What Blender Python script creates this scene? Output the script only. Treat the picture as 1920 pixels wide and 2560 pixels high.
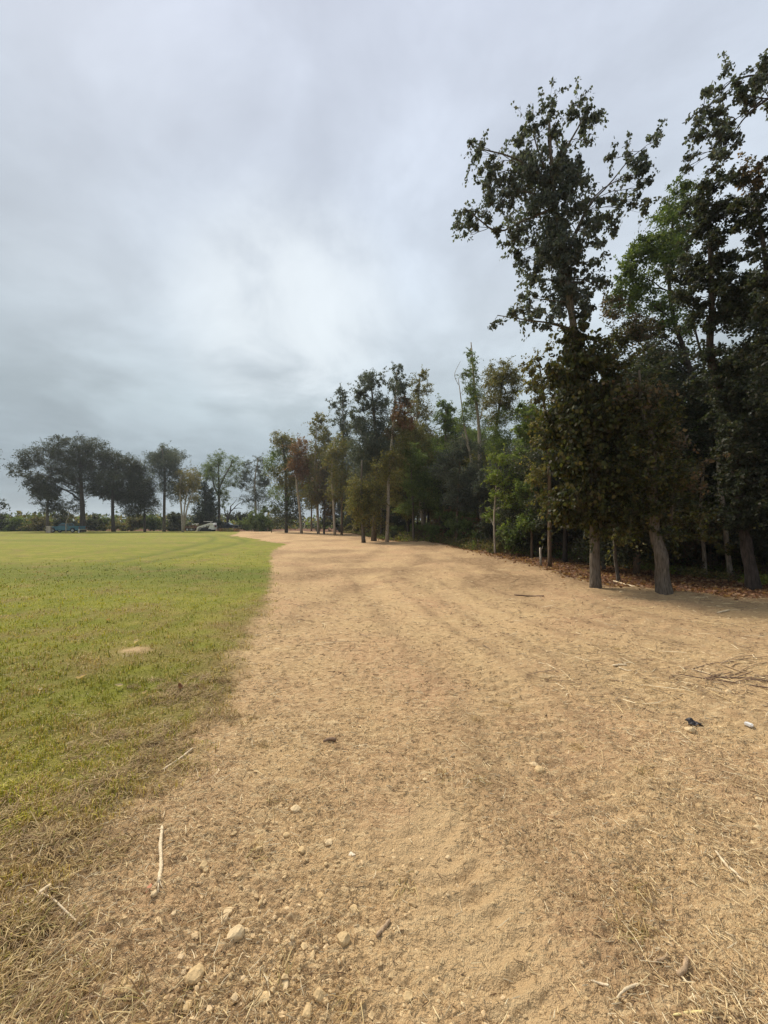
import bpy, bmesh, math
import numpy as np
from mathutils import Vector, Matrix

for o in list(bpy.data.objects):
    bpy.data.objects.remove(o)
scene = bpy.context.scene
COL = scene.collection
R = math.radians
rng = np.random.default_rng(11)

# ------------------------------------------------------------------ camera
CAM_H, F_PX, PITCH = 1.6, 1000.0, R(1.6)
cam_d = bpy.data.cameras.new('camera')
cam = bpy.data.objects.new('camera', cam_d)
COL.objects.link(cam)
cam.location = (0, 0, CAM_H)
cam.rotation_euler = (R(90) + PITCH, 0, 0)
cam_d.sensor_fit = 'VERTICAL'
cam_d.sensor_height = 36.0
cam_d.sensor_width = 27.0
cam_d.lens = F_PX / 2560.0 * 36.0
cam_d.clip_start = 0.05
cam_d.clip_end = 2000.0
scene.camera = cam

# ------------------------------------------------------------------ sky, sun, exposure
SUN_AZ, SUN_EL = R(-42), R(50)           # azimuth from +Y towards +X
scene.view_settings.view_transform = 'Standard'
scene.view_settings.look = 'None'
scene.view_settings.exposure = 1.6
scene.view_settings.gamma = 1.0
scene.view_settings.use_curve_mapping = False
scene.render.engine = 'CYCLES'
scene.cycles.use_denoising = True
scene.cycles.max_bounces = 6
scene.cycles.diffuse_bounces = 3
scene.cycles.transmission_bounces = 4
scene.cycles.glossy_bounces = 2
scene.cycles.volume_bounces = 0


class NT:
    """tiny node-tree helper"""
    def __init__(s, nt):
        s.nt = nt
        nt.nodes.clear()

    def n(s, typ, ins=None, **props):
        nd = s.nt.nodes.new(typ)
        for k, v in props.items():
            setattr(nd, k, v)
        for k, v in (ins or {}).items():
            sock = nd.inputs[k]
            if isinstance(v, bpy.types.NodeSocket):
                s.nt.links.new(v, sock)
            else:
                sock.default_value = v
        return nd

    def math(s, op, a, b=0.0, c=0.0, clamp=False):
        nd = s.n('ShaderNodeMath', {0: a, 1: b, 2: c}, operation=op)
        nd.use_clamp = clamp
        return nd.outputs[0]

    def noise(s, vec, scale, detail=3.0, rough=0.55, dist=0.0):
        return s.n('ShaderNodeTexNoise', {'Vector': vec, 'Scale': scale, 'Detail': detail, 'Roughness': rough, 'Distortion': dist}).outputs[0]

    def mapr(s, v, a, b, c=0.0, d=1.0, smooth=True):
        nd = s.n('ShaderNodeMapRange', {0: v, 1: a, 2: b, 3: c, 4: d})
        nd.interpolation_type = 'SMOOTHSTEP' if smooth else 'LINEAR'
        return nd.outputs[0]

    def mix(s, f, a, b, blend='MIX'):
        nd = s.n('ShaderNodeMix', data_type='RGBA', blend_type=blend)
        nd.clamp_factor = True
        for sock, v in ((nd.inputs[0], f), (nd.inputs[6], a), (nd.inputs[7], b)):
            if isinstance(v, bpy.types.NodeSocket):
                s.nt.links.new(v, sock)
            else:
                sock.default_value = v if not isinstance(v, tuple) or len(v) == 4 else (*v, 1.0)
        return nd.outputs[2]

    def ramp(s, v, stops):
        nd = s.n('ShaderNodeValToRGB', {0: v})
        el = nd.color_ramp.elements
        while len(el) > 1:
            el.remove(el[-1])
        el[0].position, el[0].color = stops[0][0], (*stops[0][1], 1)
        for p, c in stops[1:]:
            e = el.new(p)
            e.color = (*c, 1)
        return nd.outputs[0]


world = bpy.data.worlds.new('World')
scene.world = world
world.use_nodes = True
w = NT(world.node_tree)
gen = w.n('ShaderNodeTexCoord').outputs['Generated']
sep = w.n('ShaderNodeSeparateXYZ', {0: gen})
dz = sep.outputs[2]
zpos = w.math('MAXIMUM', dz, 0.0)
den = w.math('ADD', zpos, 0.30)
pu = w.math('DIVIDE', sep.outputs[0], den)
pv = w.math('DIVIDE', sep.outputs[1], den)
flat = w.n('ShaderNodeCombineXYZ', {0: pu, 1: pv, 2: 0.0}).outputs[0]
warp = w.n('ShaderNodeTexNoise', {'Vector': flat, 'Scale': 0.8, 'Detail': 2.0})
wv = w.n('ShaderNodeVectorMath', {0: warp.outputs[1], 1: (0.5, 0.5, 0.5)}, operation='SUBTRACT').outputs[0]
wv2 = w.n('ShaderNodeVectorMath', {0: wv, 'Scale': 0.9}, operation='SCALE').outputs[0]
cp = w.n('ShaderNodeVectorMath', {0: flat, 1: wv2}, operation='ADD').outputs[0]
cp = w.n('ShaderNodeVectorMath', {0: cp, 1: (3.7, 1.3, 0.0)}, operation='ADD').outputs[0]
n_big = w.noise(cp, 0.55, 3.0, 0.5)
n_mid = w.noise(cp, 1.9, 6.0, 0.56)
n_fine = w.noise(cp, 5.5, 5.0, 0.6)
base = w.ramp(dz, [(0.0, (0.119, 0.143, 0.158)), (0.10, (0.124, 0.148, 0.164)), (0.26, (0.171, 0.199, 0.214)),
                   (0.45, (0.209, 0.233, 0.256)), (0.62, (0.214, 0.237, 0.271)), (0.82, (0.232, 0.251, 0.293)), (1.0, (0.300, 0.308, 0.333))])
k1 = w.mapr(n_big, 0.34, 0.66, 0.84, 1.09)
k2 = w.mapr(n_mid, 0.34, 0.68, 0.88, 1.12)
kk = w.math('MULTIPLY', w.math('MULTIPLY', k1, k2), w.mapr(n_fine, 0.3, 0.7, 0.965, 1.035))
cl = w.n('ShaderNodeVectorMath', {0: base, 'Scale': kk}, operation='SCALE').outputs[0]
# thin spot in the overcast in front of the sun
GLOW_AZ, GLOW_EL = R(-13.5), R(27)
gd = (math.sin(GLOW_AZ) * math.cos(GLOW_EL), math.cos(GLOW_AZ) * math.cos(GLOW_EL), math.sin(GLOW_EL))
nrm = w.n('ShaderNodeVectorMath', {0: gen}, operation='NORMALIZE').outputs[0]
dot = w.n('ShaderNodeVectorMath', {0: nrm, 1: gd}, operation='DOT_PRODUCT').outputs['Value']
g1 = w.mapr(dot, 0.960, 1.0, 0.0, 1.0)
g2 = w.mapr(n_mid, 0.36, 0.60, 0.15, 1.0)
glow = w.math('MULTIPLY', g1, g2)
cl = w.mix(w.math('MULTIPLY', glow, 0.60), cl, (0.306, 0.326, 0.337))
sky = w.n('ShaderNodeTexSky', sky_type='NISHITA')
sky.sun_disc = False
sky.sun_elevation = SUN_EL
sky.sun_rotation = SUN_AZ
sky.air_density = 1.0
sky.dust_density = 1.0
bg1 = w.n('ShaderNodeBackground', {0: sky.outputs[0], 1: 0.05})
bg2 = w.n('ShaderNodeBackground', {0: cl, 1: 1.0})
mixs = w.n('ShaderNodeMixShader', {0: 0.97, 1: bg1.outputs[0], 2: bg2.outputs[0]})
w.n('ShaderNodeOutputWorld', {0: mixs.outputs[0]})
world.cycles.sampling_method = 'MANUAL'
world.cycles.sample_map_resolution = 512

sun_d = bpy.data.lights.new('sun', 'SUN')
sun_d.energy = 1.5
sun_d.angle = R(17)
sun_d.color = (1.0, 0.92, 0.79)
sun = bpy.data.objects.new('sun', sun_d)
COL.objects.link(sun)
sdir = Vector((math.sin(SUN_AZ) * math.cos(SUN_EL), math.cos(SUN_AZ) * math.cos(SUN_EL), math.sin(SUN_EL)))
sun.rotation_euler = (-sdir).to_track_quat('-Z', 'Y').to_euler()
sun.location = (0, 0, 60)


# ------------------------------------------------------------------ geometry helpers
def W(px, py, depth):
    """survey helper: point at a given distance ahead, read off the photograph (1920 x 2560)"""
    u, v = (px - 960.0) / F_PX, (1280.0 - py) / F_PX
    y = math.cos(PITCH) - v * math.sin(PITCH)
    z = math.sin(PITCH) + v * math.cos(PITCH)
    s = depth / y
    return np.array([u * s, depth, CAM_H + z * s])


def GXY(px, py):
    """ground point (flat ground) under a photograph pixel; arrays allowed"""
    px, py = np.asarray(px, float), np.asarray(py, float)
    u, v = (px - 960.0) / F_PX, (1280.0 - py) / F_PX
    y = math.cos(PITCH) - v * math.sin(PITCH)
    z = math.sin(PITCH) + v * math.cos(PITCH)
    s = -CAM_H / np.minimum(z, -1e-3)
    return u * s, y * s


_perm = np.random.default_rng(5).permutation(256)
_perm = np.concatenate([_perm, _perm, _perm])
_ang = np.random.default_rng(6).uniform(0, 2 * np.pi, 256)
_gx, _gy = np.cos(_ang), np.sin(_ang)


def perlin(x, y, seed=0):
    x = np.asarray(x, float) + seed * 17.31
    y = np.asarray(y, float) - seed * 9.77
    xi, yi = np.floor(x).astype(int), np.floor(y).astype(int)
    xf, yf = x - xi, y - yi
    xi &= 255
    yi &= 255
    u, v = xf * xf * xf * (xf * (xf * 6 - 15) + 10), yf * yf * yf * (yf * (yf * 6 - 15) + 10)

    def g(ix, iy, fx, fy):
        h = _perm[_perm[ix & 255] + (iy & 255)]
        return _gx[h] * fx + _gy[h] * fy
    a, b = g(xi, yi, xf, yf), g(xi + 1, yi, xf - 1, yf)
    c, d = g(xi, yi + 1, xf, yf - 1), g(xi + 1, yi + 1, xf - 1, yf - 1)
    return (a + u * (b - a) + v * ((c + u * (d - c)) - (a + u * (b - a)))) * 1.5


def sstep(a, b, x):
    t = np.clip((x - a) / (b - a), 0, 1)
    return t * t * (3 - 2 * t)


# lawn edge and forest edge as plan curves (distance ahead -> x)
_LB = np.array([(-60, 8), (-10, 0.2), (0.0, -0.85), (1.28, -1.12), (2.0, -1.40), (2.7, -1.42), (3.25, -1.40), (4.8, -1.75), (6.5, -2.0), (9.9, -2.78), (22, -6.2),
                (27, -6.9), (30.8, -7.5), (35, -10.0), (43, -14.2), (51.6, -19.8), (60, -22), (75, -27), (100, -38), (400, -140)])
_FB = np.array([(-60, 16), (0, 10.5), (5, 9.4), (8.3, 8.3), (9, 7.0), (10.2, 5.9), (13, 5.6), (16.5, 5.5), (22, 5.2), (30, 4.3), (34, 2.4), (37, 0.2), (45, -1.6),
                (60, -4.5), (75, -10), (86, -20), (95, -40), (105, -80), (115, -200)])


def lawn_sd(x, y):
    return np.interp(y, _LB[:, 0], _LB[:, 1]) - x          # >0 on the lawn


def forest_sd(x, y):
    d1 = x - np.interp(y, _FB[:, 0], _FB[:, 1])
    return np.where(y > 84, np.maximum(d1, (y - 84) * 1.0), d1)


def polydist(x, y, pts):
    """distance to a polyline and arclength along it"""
    best = np.full(np.shape(x), 1e9)
    arc = np.zeros(np.shape(x))
    side = np.zeros(np.shape(x))
    s0 = 0.0
    for (x0, y0), (x1, y1) in zip(pts[:-1], pts[1:]):
        dx, dy = x1 - x0, y1 - y0
        L = math.hypot(dx, dy)
        t = np.clip(((x - x0) * dx + (y - y0) * dy) / (L * L), 0, 1)
        ex, ey = x - x0 - t * dx, y - y0 - t * dy
        d = np.hypot(ex, ey)
        m = d < best
        best = np.where(m, d, best)
        arc = np.where(m, s0 + t * L, arc)
        side = np.where(m, np.sign(dx * ey - dy * ex), side)
        s0 += L
    return best, arc, side


def gpoly(pp):
    return [tuple(float(q) for q in GXY(a, b)) for a, b in pp]


TR1 = gpoly([(905, 1440), (960, 1490), (1010, 1536), (1064, 1590), (1141, 1640), (1235, 1720), (1330, 1840), (1480, 2010), (1750, 2250)])
TR2 = gpoly([(1040, 2060), (1090, 2120), (1150, 2220), (1200, 2320), (1235, 2420), (1290, 2560), (1340, 2800)])
TR4 = [(a + 1.45, b + 0.25) for a, b in TR1]
TR3 = gpoly([(1080, 1390), (1180, 1420), (1300, 1470), (1480, 1530), (1700, 1580)])
FTR = [gpoly([(690, 1480), (760, 1455), (860, 1420), (930, 1385), (960, 1368)]), gpoly([(990, 1440), (1030, 1420), (1060, 1395), (1050, 1372)]), gpoly([(1290, 1460), (1210, 1415), (1120, 1385), (1010, 1365)]),
       gpoly([(740, 1560), (800, 1500), (900, 1462), (1010, 1448)])]
LT = [gpoly([(545, 1336), (590, 1345), (617, 1352), (560, 1368), (450, 1390), (330, 1412)]),
      gpoly([(520, 1338), (535, 1344), (532, 1351), (480, 1366), (370, 1388), (200, 1420)])]


def height_full(x, y):
    r = np.hypot(x, y)
    law = sstep(-0.12, 0.12, lawn_sd(x, y) + 0.25 * perlin(x * 1.7, y * 1.7, 3))
    fo = sstep(-0.3, 1.0, forest_sd(x, y))
    h = 0.05 * perlin(x * 0.13, y * 0.13, 1) * sstep(2, 12, r) + 0.03 * perlin(x * 0.5, y * 0.5, 2)
    # low lip of pushed-up soil along the wood side and at the crest ahead
    h = h + 0.10 * np.exp(-((y - 31.5) / 1.3) ** 2) * sstep(-8, -5, x) * (1 - fo) - 0.10 * fo
    h = h + 0.06 * np.exp(-((forest_sd(x, y) + 0.5) / 0.5) ** 2)
    near = 1 - sstep(7, 20, r)
    vnear = 1 - sstep(2.2, 5.0, r)
    dirt = (1 - law)
    d2, a2, _ = polydist(x, y, TR2)
    d1, a1, _ = polydist(x, y, TR1)
    d3, a3, _ = polydist(x, y, TR3)
    d4, a4, _ = polydist(x, y, TR4)
    sm2 = np.exp(-(d2 / 0.24) ** 2)
    clod = np.abs(perlin(x * 6.5, y * 6.5, 7)) * 0.012 + 0.012 * perlin(x * 14, y * 14, 8)
    fine = 0.014 * np.abs(perlin(x * 30, y * 30, 9)) + 0.010 * perlin(x * 62, y * 62, 10)
    h = h + dirt * (1 - 0.75 * sm2) * (clod * near + fine * vnear)
    h = h + dirt * near * 0.010 * perlin(x * 2.6, y * 2.6, 12)
    h = h + dirt * sstep(6, 11, r) * (1 - sstep(34, 44, r)) * (0.07 * perlin(x * 0.55, y * 0.8, 61) + 0.045 * perlin(x * 1.5, y * 1.9, 62))
    tread = lambda d, a, wv, wd: np.exp(-(d / wd) ** 4) * np.cos(a / wv * 2 * np.pi + 2.4 * d / wd)
    h = h + dirt * (0.013 * tread(d2, a2, 0.105, 0.17) * np.clip(0.6 + 1.2 * perlin(x * 4, y * 4, 44), 0, 1.2) - 0.014 * np.exp(-(d2 / 0.22) ** 2))
    h = h + dirt * (0.016 * tread(d1, a1, 0.16, 0.28) - 0.012 * np.exp(-(d1 / 0.33) ** 2)) * sstep(1.8, 3.0, r)
    h = h + dirt * (0.012 * tread(d4, a4, 0.16, 0.28) - 0.022 * np.exp(-(d4 / 0.30) ** 2) + 0.016 * np.exp(-((d4 - 0.42) / 0.10) ** 2) - 0.014 * np.exp(-(d1 / 0.33) ** 2) + 0.018 * np.exp(-((d1 - 0.45) / 0.10) ** 2)) * sstep(2.2, 3.6, r)
    h = h + dirt * (0.02 * tread(d3, a3, 0.35, 0.45) - 0.02 * np.exp(-(d3 / 0.5) ** 2))
    h = h + law * near * (0.012 * perlin(x * 5, y * 5, 13) + 0.008 * perlin(x * 21, y * 21, 14) * vnear) + 0.018 * law * near
    for p in LT:
        dd, _, _ = polydist(x, y, p)
        h = h - 0.04 * np.exp(-(dd / 0.35) ** 2) * law
    return h


class Acc:
    """collects triangles and quads, then links them as ONE mesh object"""
    def __init__(s):
        s.v, s.t, s.q, s.c, s.n = [], [], [], [], 0

    def add(s, v, tris=None, quads=None, col=(0.5, 0.5, 0.5)):
        v = np.asarray(v, float)
        s.v.append(v)
        if tris is not None and len(tris):
            s.t.append(np.asarray(tris, int) + s.n)
        if quads is not None and len(quads):
            s.q.append(np.asarray(quads, int) + s.n)
        c = np.asarray(col, float)
        if c.ndim == 1:
            c = np.broadcast_to(c, (len(v), 3))
        s.c.append(c)
        s.n += len(v)

    def box(s, c, size, col=(0.5, 0.5, 0.5), rot=None):
        b = np.array([(i, j, k) for i in (-.5, .5) for j in (-.5, .5) for k in (-.5, .5)]) * np.asarray(size, float)
        if rot is not None:
            b = b @ np.array(rot.to_3x3()).T
        s.add(b + np.asarray(c, float), quads=[(0, 1, 3, 2), (4, 6, 7, 5), (0, 4, 5, 1), (2, 3, 7, 6), (0, 2, 6, 4), (1, 5, 7, 3)], col=col)

    def tube(s, pts, rad, sides=6, col=(0.5, 0.5, 0.5), cap=True, wob=0.0, rg=None):
        p = np.asarray(pts, float)
        rad = np.broadcast_to(np.asarray(rad, float), (len(p),))
        t = np.gradient(p, axis=0)
        t /= np.linalg.norm(t, axis=1)[:, None] + 1e-12
        ref = np.array([1.0, 0, 0]) if abs(t[0][0]) < 0.8 else np.array([0, 1.0, 0])
        a = ref[None] - (t @ ref)[:, None] * t
        a /= np.linalg.norm(a, axis=1)[:, None] + 1e-12
        b = np.cross(t, a)
        th = np.arange(sides) * 2 * np.pi / sides
        rr = rad[:, None] * np.ones(sides)[None]
        if wob and rg is not None:
            rr = rr * (1 + wob * rg.normal(size=rr.shape))
        v = p[:, None] + rr[..., None] * (np.cos(th)[None, :, None] * a[:, None] + np.sin(th)[None, :, None] * b[:, None])
        n = len(p)
        i, j = np.meshgrid(np.arange(n - 1), np.arange(sides), indexing='ij')
        j2 = (j + 1) % sides
        q = np.stack([i * sides + j, i * sides + j2, (i + 1) * sides + j2, (i + 1) * sides + j], -1).reshape(-1, 4)
        v = v.reshape(-1, 3)
        tr = []
        if cap:
            v = np.vstack([v, p[:1], p[-1:]])
            m = n * sides
            for k in range(sides):
                tr.append((m, (k + 1) % sides, k))
                tr.append((m + 1, (n - 1) * sides + k, (n - 1) * sides + (k + 1) % sides))
        cc = np.asarray(col, float)
        if cc.ndim == 2 and len(cc) == n:
            cc = np.repeat(cc, sides, 0)
            if cap:
                cc = np.vstack([cc, cc[:1], cc[-1:]])
        s.add(v, tris=tr, quads=q, col=cc)

    def mesh(s, name, mat, smooth=False):
        me = bpy.data.meshes.new(name)
        v = np.vstack(s.v)
        T = np.vstack(s.t) if s.t else np.zeros((0, 3), int)
        Q = np.vstack(s.q) if s.q else np.zeros((0, 4), int)
        me.vertices.add(len(v))
        me.vertices.foreach_set('co', v.astype(np.float32).ravel())
        me.loops.add(T.size + Q.size)
        me.loops.foreach_set('vertex_index', np.concatenate([T.ravel(), Q.ravel()]).astype(np.int32))
        me.polygons.add(len(T) + len(Q))
        st = np.concatenate([np.arange(len(T)) * 3, T.size + np.arange(len(Q)) * 4]).astype(np.int32)
        me.polygons.foreach_set('loop_start', st)
        me.polygons.foreach_set('use_smooth', np.full(len(st), smooth, dtype=bool))
        at = me.attributes.new('col', 'FLOAT_COLOR', 'POINT')
        c = np.ones((len(v), 4), np.float32)
        c[:, :3] = np.vstack(s.c)
        at.data.foreach_set('color', c.ravel())
        me.materials.append(mat)
        me.update(calc_edges=True)
        return me

    def build(s, name, mat, parent=None, smooth=False, **props):
        return link(name, s.mesh(name, mat, smooth), parent, **props)


def link(name, data, parent=None, **props):
    o = bpy.data.objects.new(name, data)
    COL.objects.link(o)
    if parent is not None:
        o.parent = parent
    for k, v in props.items():
        if v is not None:
            o[k] = v
    return o


def thing(name, label, category, loc=(0, 0, 0), rz=0.0, group=None, scale=1.0):
    o = link(name, None, None, label=label, category=category, group=group)
    o.empty_display_size = 0.2
    o.location = tuple(float(q) for q in loc)
    o.rotation_euler = (0, 0, rz)
    o.scale = (scale,) * 3 if not isinstance(scale, tuple) else scale
    return o


def dup(root, loc, rz, scale, label, group=None, name=None):
    r = root.copy()
    if name:
        r.name = name
    COL.objects.link(r)
    r.location = tuple(float(q) for q in loc)
    r.rotation_euler = (0, 0, rz)
    r.scale = scale if isinstance(scale, tuple) else (scale,) * 3
    r['label'] = label
    if group:
        r['group'] = group
    for ch in list(root.children):
        c = ch.copy()
        COL.objects.link(c)
        c.parent = r
        for g in list(ch.children):
            d = g.copy()
            COL.objects.link(d)
            d.parent = c
    return r


# ------------------------------------------------------------------ materials
def mat(name):
    m = bpy.data.materials.new(name)
    m.use_nodes = True
    return m, NT(m.node_tree)


def plain(name, col, rough=0.6, metal=0.0, var=0.15, scale=8.0, spec=0.4):
    m, t = mat(name)
    co = t.n('ShaderNodeTexCoord').outputs['Object']
    nz = t.noise(co, scale, 4.0)
    a = tuple(c * (1 - var) for c in col)
    b = tuple(min(1, c * (1 + var)) for c in col)
    c = t.mix(t.mapr(nz, 0.3, 0.7), a, b)
    p = t.n('ShaderNodeBsdfPrincipled', {'Base Color': c, 'Roughness': rough, 'Metallic': metal, 'Specular IOR Level': spec})
    t.n('ShaderNodeOutputMaterial', {0: p.outputs[0]})
    return m


def leaf_material(name, trans, rough, spec):
    m, t = mat(name)
    a = t.n('ShaderNodeAttribute', attribute_name='col').outputs['Color']
    p = t.n('ShaderNodeBsdfPrincipled', {'Base Color': a, 'Roughness': rough, 'Specular IOR Level': spec})
    tc = t.mix(1.0, a, (1.25, 1.3, 0.7, 1), 'MULTIPLY')
    tr = t.n('ShaderNodeBsdfTranslucent', {'Color': tc})
    mx = t.n('ShaderNodeMixShader', {0: trans, 1: p.outputs[0], 2: tr.outputs[0]})
    t.n('ShaderNodeOutputMaterial', {0: mx.outputs[0]})
    return m


M_LEAF = leaf_material('leaf', 0.42, 0.55, 0.25)
M_BLADE = leaf_material('grass_blade', 0.25, 0.6, 0.2)


def attr_material(name, rough=0.85, bump=0.0, bscale=60.0, spec=0.2, stretch=(1, 1, 1), var=0.3):
    m, t = mat(name)
    a = t.n('ShaderNodeAttribute', attribute_name='col').outputs['Color']
    co = t.n('ShaderNodeTexCoord').outputs['Object']
    mp = t.n('ShaderNodeMapping', {0: co, 3: stretch}).outputs[0]
    nz = t.noise(mp, bscale, 5.0, 0.6)
    v = t.mapr(nz, 0.25, 0.75, 1 - var, 1 + var, False)
    c = t.n('ShaderNodeVectorMath', {0: a, 'Scale': v}, operation='SCALE').outputs[0]
    ins = {'Base Color': c, 'Roughness': rough, 'Specular IOR Level': spec}
    if bump:
        b = t.n('ShaderNodeBump', {'Strength': bump, 'Distance': 0.05 if name == 'tree_bark' else 0.02, 'Height': nz})
        ins['Normal'] = b.outputs[0]
    p = t.n('ShaderNodeBsdfPrincipled', ins)
    t.n('ShaderNodeOutputMaterial', {0: p.outputs[0]})
    return m


M_STRAW = attr_material('dry_straw', 0.75, 0, 120, 0.25, var=0.15)
M_STONE = attr_material('stone_surface', 0.9, 0.35, 70, 0.15, var=0.28)
M_WOOD = attr_material('weathered_wood', 0.85, 0.5, 60, 0.15, (1, 1, 1), 0.35)
M_BARK = attr_material('tree_bark', 0.95, 1.0, 18, 0.1, (2.0, 2.0, 0.28), 0.75)

# ground: colours come from zone weights stored on the mesh (lawn, forest floor, bare/smooth soil, browning)
M_GROUND, t = mat('ground_surface')
co = t.n('ShaderNodeTexCoord').outputs['Object']
za = t.n('ShaderNodeAttribute', attribute_name='zone')
zs = t.n('ShaderNodeSeparateColor', {0: za.outputs['Color']})
z_l, z_f, z_b = zs.outputs[0], zs.outputs[1], zs.outputs[2]
z_w = t.n('ShaderNodeAttribute', attribute_name='wear').outputs['Fac']
n05 = t.noise(co, 0.35, 4, 0.6)
n2 = t.noise(co, 1.6, 5, 0.6)
n9 = t.noise(co, 7.0, 5, 0.65)
n40 = t.noise(co, 38.0, 4, 0.65)
n150 = t.noise(co, 150.0, 3, 0.6)
soil = t.mix(t.mapr(n2, 0.35, 0.65), (0.607, 0.415, 0.210), (0.541, 0.360, 0.190))
soil = t.mix(t.mapr(n05, 0.42, 0.68), soil, (0.531, 0.315, 0.175))
soil = t.mix(t.mapr(n9, 0.55, 0.75, 0, 0.6), soil, (0.650, 0.487, 0.271))
soil = t.mix(t.mapr(n9, 0.44, 0.28, 0, 0.55), soil, (0.391, 0.243, 0.125))
soil = t.mix(t.mapr(n40, 0.44, 0.30, 0, 0.35), soil, (0.336, 0.211, 0.108))
soil = t.mix(t.mapr(n40, 0.56, 0.72, 0, 0.55), soil, (0.672, 0.509, 0.295))
soil = t.mix(t.mapr(n150, 0.48, 0.3, 0, 0.35), soil, (0.347, 0.222, 0.113))
vor = t.n('ShaderNodeTexVoronoi', {'Vector': co, 'Scale': 46.0, 'Randomness': 1.0})
soil = t.mix(t.mapr(vor.outputs['Distance'], 0.16, 0.05, 0, 0.5), soil, (0.650, 0.509, 0.327))
# streaks of raked dry litter further off, plus painted dark shadows of the stubble
mp = t.n('ShaderNodeMapping', {0: co, 3: (3.0, 11.0, 1.0)}).outputs[0]
nst = t.noise(mp, 1.2, 5, 0.7, 0.6)
soil = t.mix(t.mapr(nst, 0.50, 0.36, 0, 0.6), soil, (0.358, 0.227, 0.119))
soil = t.mix(t.mapr(nst, 0.60, 0.74, 0, 0.35), soil, (0.650, 0.476, 0.260))
def dashes(rot, sx_, sy_, lo, hi):
    m_ = t.n('ShaderNodeMapping', {0: co, 2: (0, 0, rot), 3: (sx_, sy_, 1.0)}).outputs[0]
    return t.mapr(t.noise(m_, 1.0, 2.0, 0.5, 0.4), lo, hi)


for rot, lng, fin in ((0.3, 9.0, 55.0), (1.25, 8.0, 48.0), (-0.7, 10.0, 60.0), (0.0, 4.0, 26.0), (2.3, 16.0, 95.0)):
    soil = t.mix(t.math('MULTIPLY', dashes(rot, lng, fin, 0.60, 0.68), 0.65), soil, (0.740, 0.552, 0.309))
    soil = t.mix(t.math('MULTIPLY', dashes(rot + 0.5, lng * 1.2, fin * 0.9, 0.35, 0.29), 0.50), soil, (0.340, 0.217, 0.110))
soil = t.mix(t.math('MULTIPLY', z_b, 0.75), soil, (0.607, 0.427, 0.226))
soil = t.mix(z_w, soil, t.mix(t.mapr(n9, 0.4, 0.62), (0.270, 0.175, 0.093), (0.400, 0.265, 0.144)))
g_a = t.mix(t.mapr(n05, 0.36, 0.62), (0.25, 0.25, 0.036), (0.32, 0.285, 0.062))
g_a = t.mix(t.mapr(n2, 0.36, 0.62, 0, 0.8), g_a, (0.19, 0.205, 0.030))
g_a = t.mix(t.mapr(n9, 0.5, 0.72, 0, 0.7), g_a, (0.32, 0.275, 0.095))
g_a = t.mix(t.mapr(n40, 0.5, 0.3, 0, 0.6), g_a, (0.075, 0.075, 0.022))
g_a = t.mix(t.mapr(n40, 0.56, 0.75, 0, 0.5), g_a, (0.30, 0.25, 0.11))
thatch = t.mix(t.mapr(n40, 0.35, 0.65), (0.17, 0.105, 0.05), (0.36, 0.245, 0.115))
g_a = t.mix(t.math('MULTIPLY', t.n('ShaderNodeAttribute', attribute_name='dark_green').outputs['Fac'], 0.75), g_a, (0.125, 0.150, 0.030))
g_a = t.mix(t.n('ShaderNodeAttribute', attribute_name='browned').outputs['Fac'], g_a, thatch)
duff = t.mix(t.mapr(n9, 0.35, 0.65), (0.105, 0.05, 0.028), (0.20, 0.10, 0.055))
duff = t.mix(t.mapr(n40, 0.5, 0.7, 0, 0.7), duff, (0.26, 0.15, 0.085))
colr = t.mix(z_l, soil, g_a)
colr = t.mix(z_f, colr, duff)
bh = t.math('ADD', t.math('MULTIPLY', n40, 0.8), t.math('MULTIPLY', n150, 0.40))
bh = t.math('ADD', bh, t.math('MULTIPLY', n9, 0.5))
bmp = t.n('ShaderNodeBump', {'Strength': 1.0, 'Distance': 0.04, 'Height': bh})
pr = t.n('ShaderNodeBsdfPrincipled', {'Base Color': colr, 'Roughness': 0.95, 'Specular IOR Level': 0.1, 'Normal': bmp.outputs[0]})
t.n('ShaderNodeOutputMaterial', {0: pr.outputs[0]})

# ------------------------------------------------------------------ the ground: one sheet, split by what covers it
rs = [0.0, 0.15, 0.4, 0.7, 0.95, 1.15]
while rs[-1] < 600:
    r = rs[-1]
    rs.append(r + min(max(0.0042, r * r / 620.0), 0.30 + 0.035 * r))
rs = np.array(rs)
a_front = np.linspace(R(-50), R(50), 395)
a_rest = np.linspace(R(50), R(310), 60)[1:-1]
ang = np.concatenate([a_front, a_rest])
nA, nR = len(ang), len(rs)
RR, AA = np.meshgrid(rs, ang, indexing='ij')
GX, GY = RR * np.sin(AA), RR * np.cos(AA)
GZ = height_full(GX, GY)
GZ = GZ - 0.6 * sstep(150, 600, RR)


def dark_green_bands(x, y):  # bands of darker green across the lawn
    b = np.exp(-((y - 12.3 + 0.06 * x) / 2.4) ** 2) * (0.95 + 0.5 * perlin(x * 0.25, y * 0.6, 37))
    b = b + 0.55 * np.exp(-((y - 29 + 0.25 * x) / 2.4) ** 2) + 0.45 * np.exp(-((y - 46 + 0.1 * x) / 4.0) ** 2) + 0.45 * perlin(x * 0.10, y * 0.28, 38) * sstep(6, 12, y)
    return np.clip(b, 0, 1)


def browning(x, y):
    r = np.hypot(x, y)
    b = 0.42 * (1 - sstep(1.8, 4.6, r)) + 0.26 * (1 - sstep(4, 12, r))
    edge = np.exp(-np.clip(lawn_sd(x, y), 0, None) / 0.45) * (1 - sstep(9, 14, r))
    b = b + 0.40 * edge + 0.55 * perlin(x * 0.9, y * 0.9, 31) + 0.3 * perlin(x * 2.7, y * 2.7, 32)
    return np.clip(b, 0, 1)


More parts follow.
